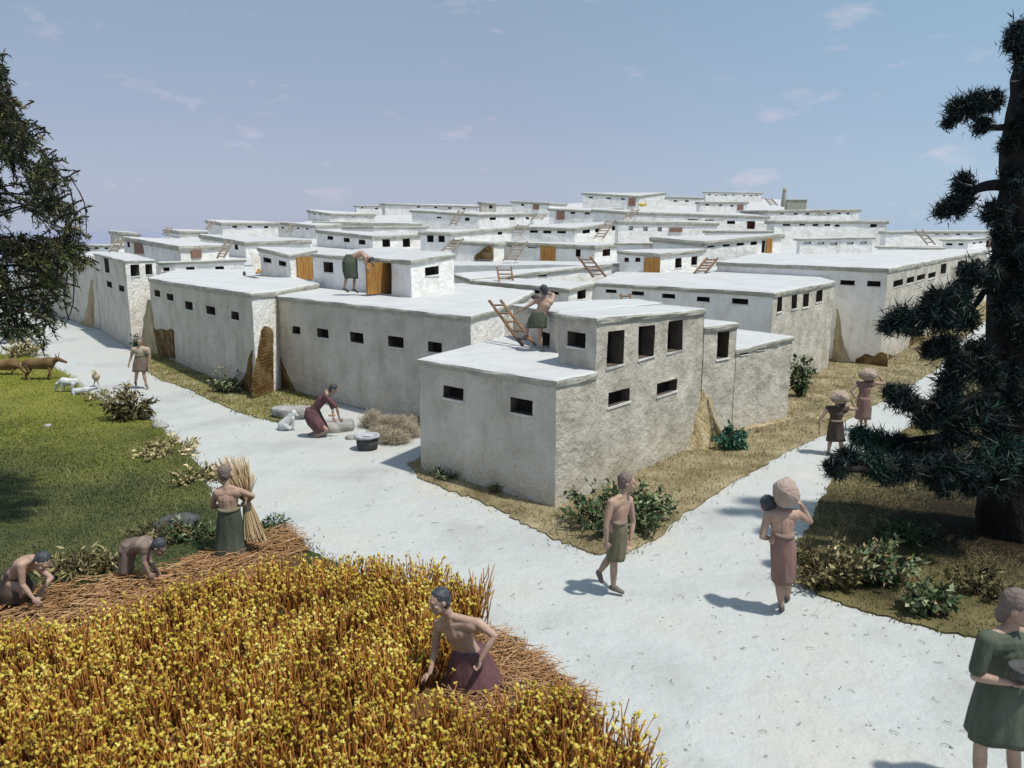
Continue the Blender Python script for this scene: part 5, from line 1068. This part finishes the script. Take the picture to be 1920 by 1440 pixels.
# two carriers on the right path
Y = gY(852)
person('carrier in a dark tunic, nearer of the two on the right path', Y, dict(
    h=(1575, 757, .10), n=(1571, 764, 0), c=(1569, 775, 0), p=(1566, 793, 0), sl=(1553, 765, 0), sr=(1588, 766, 0), el=(1538, 786, 0), wl=(1536, 806, -.02), er=(1606, 767, .05), wr=(1597, 754, .05),
    hl=(1562, 800, 0), hr=(1571, 800, 0), kl=(1557, 826, 0), al=(1553, 847, -.05), fl=(1552, 853, .1), kr=(1576, 826, .05), ar=(1577, 842, .15), fr=(1577, 846, .3)), (-.1, 1, 0), s=.86, skirt=[(788, 1555, 1580), (806, 1552, 1582), (826, 1549, 1584)], skirtm='cloth_dark', tunic=True, tunicm='cloth_dark', sleeve=.0, belt='cloth_taupe', vox=.012, hd=(None, (-.4, .2, .8)))
blob('sack', 'round pinkish sack on the head of the carrier in the dark tunic', 'sack', P(1575, 745, Y), (.215, .17, .145), seed=5)
Y = gY(808)
person('farther carrier in brown on the right path with a hand on the hip', Y, dict(
    h=(1628, 712, .10), n=(1624, 719, 0), c=(1622, 729, 0), p=(1619, 747, 0), sl=(1609, 719, 0), sr=(1638, 718, 0), el=(1595, 733, 0), wl=(1604, 746, -.02), er=(1659, 720, .05), wr=(1646, 704, .05),
    hl=(1615, 755, 0), hr=(1623, 755, 0), kl=(1614, 782, 0), al=(1615, 799, -.05), fl=(1614, 804, .1), kr=(1623, 782, .05), ar=(1623, 797, .15), fr=(1623, 801, .3)), (.1, 1, 0), s=.86, skirt=[(744, 1608, 1631), (765, 1606, 1634), (785, 1604, 1632)], skirtm='cloth_brown', tunic=True, tunicm='cloth_brown', sleeve=0, vox=.013, hd=((.6, 0, -.3), (-.6, .2, .6)))
blob('sack', 'round pinkish sack on the head of the farther carrier', 'sack', P(1627, 702, Y), (.21, .17, .15), seed=8)
# woman in green at the right edge
Y = gY(1490)
person('woman in a dark green dress at the right edge holding a dark bowl', Y, dict(
    h=(1908, 1140, -.05), n=(1892, 1180, 0), c=(1885, 1215, 0), p=(1878, 1300, 0), sl=(1932, 1195, .05), sr=(1849, 1200, -.12), el=(1962, 1262, -.02), wl=(1935, 1285, -.25), er=(1829, 1268, -.14), wr=(1890, 1280, -.27),
    hl=(1895, 1318, .02), hr=(1862, 1318, -.02), kl=(1900, 1400, .05), al=(1903, 1482, .08), fl=(1918, 1500, -.05), kr=(1838, 1400, -.02), ar=(1836, 1478, -.02), fr=(1848, 1494, -.14)), (.75, -.65, -.25), s=1.1, up=(.1, -.1, 1),
    skirt=[(1262, 1846, 1912), (1300, 1832, 1928), (1340, 1820, 1942), (1378, 1812, 1950)], skirtm='cloth_green', tunic=True, tunicm='cloth_green', sleeve=.8, hair='hair_brown', hairlong=True, vox=.008, hd=((-.8, 0, 0), (1, -.15, 0)), pn=((0, 0, -1), (0, 0, -1)), curl=(.8, .8), skd=.7)
bm = bmesh.new(); cb = P(1921, 1262, Y - .30)
loft(bm, [ering(cb + Vector((0, 0, z)), Vector((1, 0, 0)), Vector((0, 1, 0)), r, r, 24) for z, r in ((-.06, .05), (-.05, .07), (0, .105), (.05, .125), (.055, .118), (.0, .095), (-.03, .06))])
tag(bm_obj('bowl', bm, 'stone_dark', smooth=True), 'dark round bowl in the hands of the green woman', 'bowl')
# reaper among the wheat
Y = 8.0
person('bare chested reaper in a plum skirt bending over inside the wheat', Y, dict(
    h=(824, 1128, -.08), n=(845, 1158, -.02), c=(858, 1184, .0), p=(880, 1228, .08), sl=(897, 1168, -.12), sr=(822, 1170, .12), el=(927, 1192, -.18), wl=(901, 1238, -.26), er=(815, 1222, .12), wr=(806, 1262, -.02),
    hl=(900, 1240, .02), hr=(868, 1240, .08), kl=(905, 1290, -.02), al=(925, 1335, .1), kr=(855, 1290, .05), ar=(850, 1335, .1)), (-.8, -.55, -.12), s=.98, up=(-.35, 0, 1),
    skirt=[(1216, 1848, 1848)] and [(1214, 852, 910), (1240, 842, 925), (1275, 835, 945), (1320, 826, 962)], skirtm='cloth_plum', vox=.008, hd=((-.2, -.1, -1), (-.7, -.1, -.45)), curl=(1.3, .5), shoes=False, skd=.75, pn=((1, 0, 0), (0, 0, 1)))
# woman with a sheaf
Y = gY(1046)
person('woman in a long dark skirt seen from behind clasping a sheaf', Y, dict(
    h=(424, 888, .05), n=(426, 915, 0), c=(427, 934, 0), p=(430, 968, 0), sl=(406, 923, 0), sr=(450, 921, 0), el=(398, 950, .12), wl=(425, 948, .32), er=(474, 930, .08), wr=(462, 942, .28),
    hl=(422, 980, 0), hr=(438, 980, 0), kl=(420, 1015, 0), al=(420, 1044, 0), fl=(420, 1050, .15), kr=(440, 1015, 0), ar=(442, 1044, 0), fr=(442, 1050, .15)), (.3, 1, -.1), s=.98,
    skirt=[(953, 410, 449), (975, 407, 453), (1010, 405, 458), (1046, 400, 466)], skirtm='cloth_green', belt='cloth_olive', hair='hair_brown', vox=.009, hairlong=False, skd=.8)
def sheaf(label, pin, top, bot, rt_, rb_, rp, n, m='sheaf_straw', cat='sheaf'):
    root = []; 
    for k in range(n):
        a = random.random() * 6.28; r = math.sqrt(random.random()); ox, oy = math.cos(a) * r, math.sin(a) * r; lt = random.uniform(.6, 1.2); lb = random.uniform(.8, 1.1)
        P0 = pin + Vector((ox * rp, oy * rp, 0)); T0 = pin + (top - pin) * lt + Vector((ox * rt_, oy * rt_ * .7, 0)); B0 = pin + (bot - pin) * lb + Vector((ox * rb_, oy * rb_ * .7, 0))
        root.append([B0, B0.lerp(P0, .5) + Vector((random.gauss(0, .008), 0, 0)), P0, P0.lerp(T0, .5) + Vector((random.gauss(0, .01), 0, 0)), T0])
    V, T = tubes(root, .0075, .005, 4); return tag(tri_obj('sheaf', V, T, m, tint=np.repeat(np.clip(RNG.normal(.5, .28, n), 0, 1), len(V) // n)), label, cat)
sheaf('sheaf of cut stalks held against the chest of the long skirted woman', P(462, 938, Y + .22), P(432, 872, Y + .22), P(478, 1008, Y + .05), .32, .17, .055, 340)
# bent reaper in grey
Y = gY(1098)
person('bent reaper with a grey back grasping cut straw behind the wheat', Y, dict(
    h=(298, 1026, -.05), n=(281, 1020, -.02), c=(268, 1020, 0), p=(240, 1030, .05), sl=(274, 1020, .14), sr=(270, 1026, -.14), el=(280, 1052, .12), wl=(296, 1074, .08), er=(270, 1052, -.16), wr=(279, 1074, -.18),
    hl=(238, 1038, .12), hr=(236, 1038, -.02), kl=(240, 1066, .10), al=(236, 1094, .14), kr=(234, 1066, -.04), ar=(230, 1096, 0)), (.75, -.1, -.65), s=.90, up=(.65, 0, .75), skin='skin_brown',
    skirt=[(1014, 230, 262), (1034, 227, 256), (1056, 226, 250), (1072, 227, 248)], skirtm='cloth_taupe', tunic=True, tunicm='cloth_taupe', sleeve=.3, shoes=False, vox=.009, hd=((.3, 0, -1), (.4, 0, -1)), skd=.8)
# crouching reaper, far left
Y = gY(1150)
person('crouching reaper with bare back at the far left gathering straw', Y, dict(
    h=(79, 1054, -.08), n=(60, 1048, -.04), c=(48, 1056, 0), p=(25, 1082, .1), sl=(66, 1058, .16), sr=(40, 1060, -.14), el=(96, 1084, .14), wl=(80, 1104, .02), er=(42, 1096, -.18), wr=(62, 1122, -.2),
    hl=(30, 1092, .18), hr=(22, 1094, 0), kl=(62, 1098, .2), al=(38, 1130, .22), kr=(48, 1108, -.02), ar=(20, 1134, .02), fl=(52, 1138, .2), fr=(34, 1144, 0)), (.7, -.4, -.6), s=.94, up=(.6, 0, .8), skin='skin_clay',
    skirt=[(1066, 15, 42), (1084, 5, 50), (1106, 0, 60), (1126, 2, 56)], skirtm='cloth_dark', shoes=False, vox=.009, hd=((-.3, 0, -1), (.7, -.2, -.6)), skd=1.0)
# kneeling woman at the grinding slab
Y = gY(818)
person('kneeling woman in a plum dress working at a stone slab by the wall', Y, dict(
    h=(625, 730, -.02), n=(613, 735, 0), c=(605, 748, 0), p=(583, 776, 0), sl=(614, 741, .14), sr=(612, 744, -.14), el=(624, 766, .12), wl=(625, 784, .06), er=(631, 763, -.12), wr=(636, 783, -.05),
    hl=(585, 782, .08), hr=(584, 783, -.08), kl=(612, 803, .12), al=(580, 814, .14), fl=(573, 820, .14), kr=(613, 806, -.1), ar=(587, 822, -.1), fr=(582, 828, -.1)), (.7, .1, -.5), s=.92, up=(.6, 0, .75),
    skirt=[(765, 573, 598), (780, 570, 604), (794, 577, 612), (806, 588, 617)], skirtm='cloth_plum', tunic=True, tunicm='cloth_plum', sleeve=.9, shoes=False, vox=.011, hd=((.6, 0, -.8), (.5, 0, -.8)), skd=1.0)
# woman on the left path
Y = gY(728)
person('woman in a pale brown dress walking towards the viewer on the left path', Y, dict(
    h=(263, 641, 0), n=(263, 650, 0), c=(263, 659, 0), p=(263, 673, 0), sl=(277, 655, 0), sr=(250, 655, 0), el=(281, 668, 0), wl=(279, 680, -.03), er=(246, 669, 0), wr=(242, 681, -.05),
    hl=(267, 680, 0), hr=(259, 680, 0), kl=(270, 702, -.03), al=(274, 721, -.05), fl=(277, 727, -.2), kr=(256, 702, .03), ar=(254, 717, .15), fr=(255, 722, -.0)), (0, -1, -.1), s=1.0, skirt=[(666, 254, 273), (680, 250, 276), (696, 248, 277)], skirtm='cloth_taupe', tunic=True, tunicm='cloth_sand', sleeve=.5, belt='cloth_olive', hair='hair_brown', vox=.013)
# man stooping at the open door on the roof
Y = P(660, 549, 25).y
person('stooping man in a dark green kilt gripping the plank door on the roof', 24.9, dict(
    h=(697, 490, .0), n=(688, 480, 0), c=(678, 475, 0), p=(656, 484, 0), sl=(687, 479, .15), sr=(685, 483, -.15), el=(690, 496, .1), wl=(692, 500, .05), er=(685, 496, -.15), wr=(689, 502, -.2),
    hl=(656, 489, .08), hr=(655, 489, -.06), kl=(665, 520, .1), al=(663, 543, .1), fl=(671, 548, .1), kr=(650, 519, -.05), ar=(645, 541, -.05), fr=(653, 547, -.05)), (.75, 0, -.6), s=.88, up=(.6, 0, .8),
    skirt=[(477, 648, 666), (492, 641, 670), (508, 642, 670), (522, 646, 671)], skirtm='cloth_green', vox=.012, hd=((.3, 0, -1), (.3, 0, -1)), skd=.9)
# man on the ladder
person('half naked man in a grey green kilt stepping onto the ladder with a bundle', 17.3, dict(
    h=(1019, 545, .0), n=(1023, 560, 0), c=(1021, 571, 0), p=(1012, 592, 0), sl=(1006, 563, .1), sr=(1034, 566, -.02), el=(990, 574, .06), wl=(977, 582, .1), er=(1038, 552, .15), wr=(1025, 550, .22),
    hl=(1006, 598, .03), hr=(1016, 598, -.02), kl=(988, 610, .12), al=(987, 630, .1), fl=(979, 636, .16), kr=(1012, 626, 0), ar=(1015, 648, 0), fr=(1018, 655, -.12)), (-.6, .75, -.1), s=.90,
    skirt=[(583, 999, 1022), (598, 990, 1026), (614, 988, 1025)], skirtm='cloth_green', vox=.011, skd=.9, hd=((-.8, 0, -.3), (-.5, .3, .2)))
blob('bundle', 'small dark bundle carried on the shoulder of the man on the ladder', 'bundle', P(1004, 557, 17.5), (.10, .07, .06), m='cloth_dark', seed=2)

# ------------------------------------------------------------------ animals
def beast(name, label, cat, Y0, J, r, m, horns=False, face=(1, 0, -.2), vox=.016, group=None, tail=True):
    """J: hip, shoulder, head, muzzle and four feet in photo pixels; r = trunk radius in metres"""
    j = {k: P(v[0], v[1], Y0 + v[2]) for k, v in J.items()}; hp, sh, hd, mz = j['hip'], j['sho'], j['head'], j['muz']
    root = thing(name, Vector((hp.x, hp.y, 0)), label, cat, group); bm = bmesh.new(); mid = (hp + sh) / 2 - Vector((0, 0, r * .12))
    cap(bm, hp, mid, r * .86, r * .92, 16); cap(bm, mid, sh, r * .92, r, 16); cap(bm, sh - Vector((0, 0, r * .45)), hp - Vector((0, 0, r * .25)), r * .75, r * .6); cap(bm, sh + Vector((0, 0, r * .3)), hp + Vector((0, 0, r * .2)), r * .6, r * .6)
    cap(bm, sh + (hd - sh) * .1, hd, r * .68, r * .42); cap(bm, hd, mz, r * .38, r * .22); ax = (mz - hd).normalized(); sd = ax.cross(Vector((0, 0, 1))).normalized()
    for sg in (-1, 1): ell(bm, hd + sd * sg * r * .45 + Vector((0, 0, r * .12)), (r * .22, r * .1, r * .12), (sd, ax, ax.cross(sd)), 2)
    dx = (sh - hp).normalized()
    for k in ('f1', 'f2', 'b1', 'b2'):
        ft = j[k]; fr = k[0] == 'f'; t = (sh if fr else hp) + Vector((0, 0, -r * .35)); t = Vector((t.x, lerp(t.y, ft.y, .8), t.z)); L = (t - ft)
        if fr: kn = ft + L * .45 + dx * r * .12; cap(bm, t, kn, r * .36, r * .17); cap(bm, kn, ft, r * .17, r * .12)
        else:
            st = ft + L * .62 + dx * r * .28; hk = ft + L * .34 - dx * r * .26; cap(bm, t, st, r * .48, r * .30); cap(bm, st, hk, r * .26, r * .15); cap(bm, hk, ft, r * .15, r * .12)
        cap(bm, ft, ft + dx * r * .12, r * .14, r * .12)
    if tail: q = hp - dx * r * .85 + Vector((0, 0, r * .3)); cap(bm, q, q - dx * r * .25 - Vector((0, 0, r * 1.1)), r * .10, r * .07)
    link_mesh('body', remesh_bm(bm, vox, 2), m, root, smooth=True)
    if horns:
        for sg in (-1, 1):
            q = hd + sd * sg * r * .25 + Vector((0, 0, r * .35)); b2 = bmesh.new(); cap(b2, q, q + sd * sg * r * .3 + Vector((0, 0, r * .4)), r * .1, r * .06, 8); cap(b2, q + sd * sg * r * .3 + Vector((0, 0, r * .4)), q + sd * sg * r * .25 + ax * r * .2 + Vector((0, 0, r * .8)), r * .06, r * .02, 8); bm_obj('horn', b2, 'hair_brown', root, smooth=True)
Y = gY(712)
beast('cow', 'brown and pale cow facing right by the left path', 'cow', Y, dict(hip=(52, 682, 0), sho=(92, 680, 0), head=(108, 673, 0), muz=(124, 679, 0), f1=(96, 710, -.12), f2=(90, 707, .15), b1=(56, 713, -.12), b2=(48, 709, .15)), .20, 'hide_brown', horns=True)
beast('cow', 'dark cow partly behind the other one at the left edge', 'cow', Y + .9, dict(hip=(-12, 684, 0), sho=(24, 682, 0), head=(38, 688, -.1), muz=(46, 698, -.1), f1=(26, 706, -.12), f2=(20, 703, .15), b1=(-8, 706, -.12), b2=(-14, 704, .15)), .20, 'hide_brown', horns=True)
Y = gY(736)
beast('sheep', 'white sheep with its head down near the brown cow', 'sheep', Y, dict(hip=(141, 716, .1), sho=(119, 715, 0), head=(107, 720, 0), muz=(103, 731, 0), f1=(114, 738, -.1), f2=(121, 736, .1), b1=(139, 738, -.08), b2=(147, 736, .12)), .13, 'hide_white', vox=.014)
beast('goat', 'white goat reaching forward behind the path stones', 'goat', Y - .4, dict(hip=(140, 734, 0), sho=(162, 731, 0), head=(176, 728, 0), muz=(185, 725, 0), f1=(164, 752, -.08), f2=(160, 751, .1), b1=(136, 752, -.08), b2=(143, 751, .1)), .11, 'hide_white', vox=.013)
beast('goat', 'pale tan goat standing end on beside the left path', 'goat', Y + .5, dict(hip=(179, 704, .5), sho=(180, 706, 0), head=(176, 696, -.1), muz=(174, 703, -.25), f1=(175, 724, -.02), f2=(186, 724, 0), b1=(176, 723, .5), b2=(186, 722, .5)), .12, 'hide_tan', vox=.013)
# sitting dog
Y = gY(805); root = thing('dog', G(540, 806), 'small grey white dog sitting behind the kneeling woman', 'dog'); bm = bmesh.new()
q = lambda x, y, d=0: P(x, y, Y + d)
cap(bm, q(532, 798), q(543, 786), .15, .115); cap(bm, q(543, 786), q(549, 777), .11, .085); ell(bm, q(550, 774), (.085, .075, .075)); cap(bm, q(552, 775), q(557, 779, -.02), .055, .035)
for d in (-.07, .07): cap(bm, q(549, 784, d), q(550, 803, d), .045, .03); cap(bm, q(550, 803, d), q(553, 804, d), .03, .025); cap(bm, q(536, 799, d * 1.5), q(543, 804, d * 1.5), .075, .035); ell(bm, q(547, 770, d * .8), (.025, .02, .035), None, 2)
cap(bm, q(526, 804), q(517, 803), .03, .018)
link_mesh('body', remesh_bm(bm, .012, 2), 'hide_white', root, smooth=True)

# ------------------------------------------------------------------ grinding slabs, bowl, stones
def rock(name, label, cat, c, r, m='stone_grey', seed=0, flat=None, group=None, rz=0):
    bm = bmesh.new(); M = Matrix.Rotation(rz, 3, 'Z'); ax = [Vector(M.col[i]) for i in range(3)]; ell(bm, c, r, ax, 4)
    for v in bm.verts:
        d = v.co - c; v.co = c + d * (1 + .22 * noise.noise(d * 3 / max(r) * .5 + Vector((seed, 1, 2))) + .05 * noise.noise(d * 12))
        if flat is not None and v.co.z > flat: v.co.z = flat + (v.co.z - flat) * .08
    return tag(bm_obj(name, bm, m, smooth=True), label, cat, group)
c = G(548, 782); rock('stone_slab', 'flat grey stone table behind the dog, left of the kneeling woman', 'slab', Vector((c.x, c.y, .14)), (.56, .32, .30), seed=1, flat=.27)
c = G(632, 806); rock('grinding_stone', 'tilted flat grinding stone under the hands of the kneeling woman', 'slab', Vector((c.x, c.y + .05, .10)), (.50, .36, .26), seed=4, flat=.22, rz=.3)
c = P(622, 778, gY(806)); 
for k, (dx, lab) in enumerate(((0, 'small brown loaf nearest the hands on the grinding stone'), (.09, 'second small brown loaf, right on the grinding stone'))):
    blob('loaf', lab, 'loaf', c + Vector((dx - .03, -.05, .0)), (.05, .035, .03), m='bread', seed=k)
c = G(686, 846); root = thing('stone_bowl', c, 'dark stone fire pot with a pale grey rim on the path', 'pot'); bm = bmesh.new()
X_, Y_ = Vector((1, 0, 0)), Vector((0, 1, 0)); c = Vector((c.x, c.y + .22, 0)); bm_r = lambda L: [ering(c + Vector((0, 0, z)), X_, Y_, r, r * .95, 28) for z, r in L]
loft(bm, bm_r([(-.02, .20), (.02, .235), (.15, .25), (.27, .255)])); bm_obj('pot', bm, 'stone_dark', root, smooth=True); bm = bmesh.new()
loft(bm, bm_r([(.26, .25), (.275, .29), (.31, .305), (.335, .285), (.33, .24), (.29, .2), (.27, .12), (.265, .05)]))
for v in bm.verts: v.co += Vector((noise.noise(v.co * 7), noise.noise(v.co * 7 + Vector((3, 0, 0))), noise.noise(v.co * 7 + Vector((0, 3, 0))))) * .02
bm_obj('rim', bm, 'rim_grey', root, smooth=True)
for k, (x, y, r, lab) in enumerate(((660, 822, .13, 'grey lump of rubble between the grinding stone and the fire pot'), (770, 812, .2, 'pale rubble block at the wall behind the dry brush'), (200, 737, .16, 'flat grey stone beside the goats'), (232, 742, .18, 'second flat grey stone, nearer the dark spiky bush'), (222, 728, .14, 'small stone on the path edge above the flat grey stones'), (90, 800, .09, 'small grey stone alone in the meadow'), (300, 800, .17, 'pale stone at the path edge below the spiky bush'), (335, 985, .3, 'low grey rock in the grass left of the sheaf woman'), (292, 1000, .22, 'flat dark rock in the grass behind the bent reaper'))):
    c = G(x, y); rock('rock', lab, 'rock', Vector((c.x, c.y, .02)), (r * 1.2, r, r * .6), seed=k * 3 + 1, m='stone_dark' if y > 900 else 'stone_grey', rz=k)
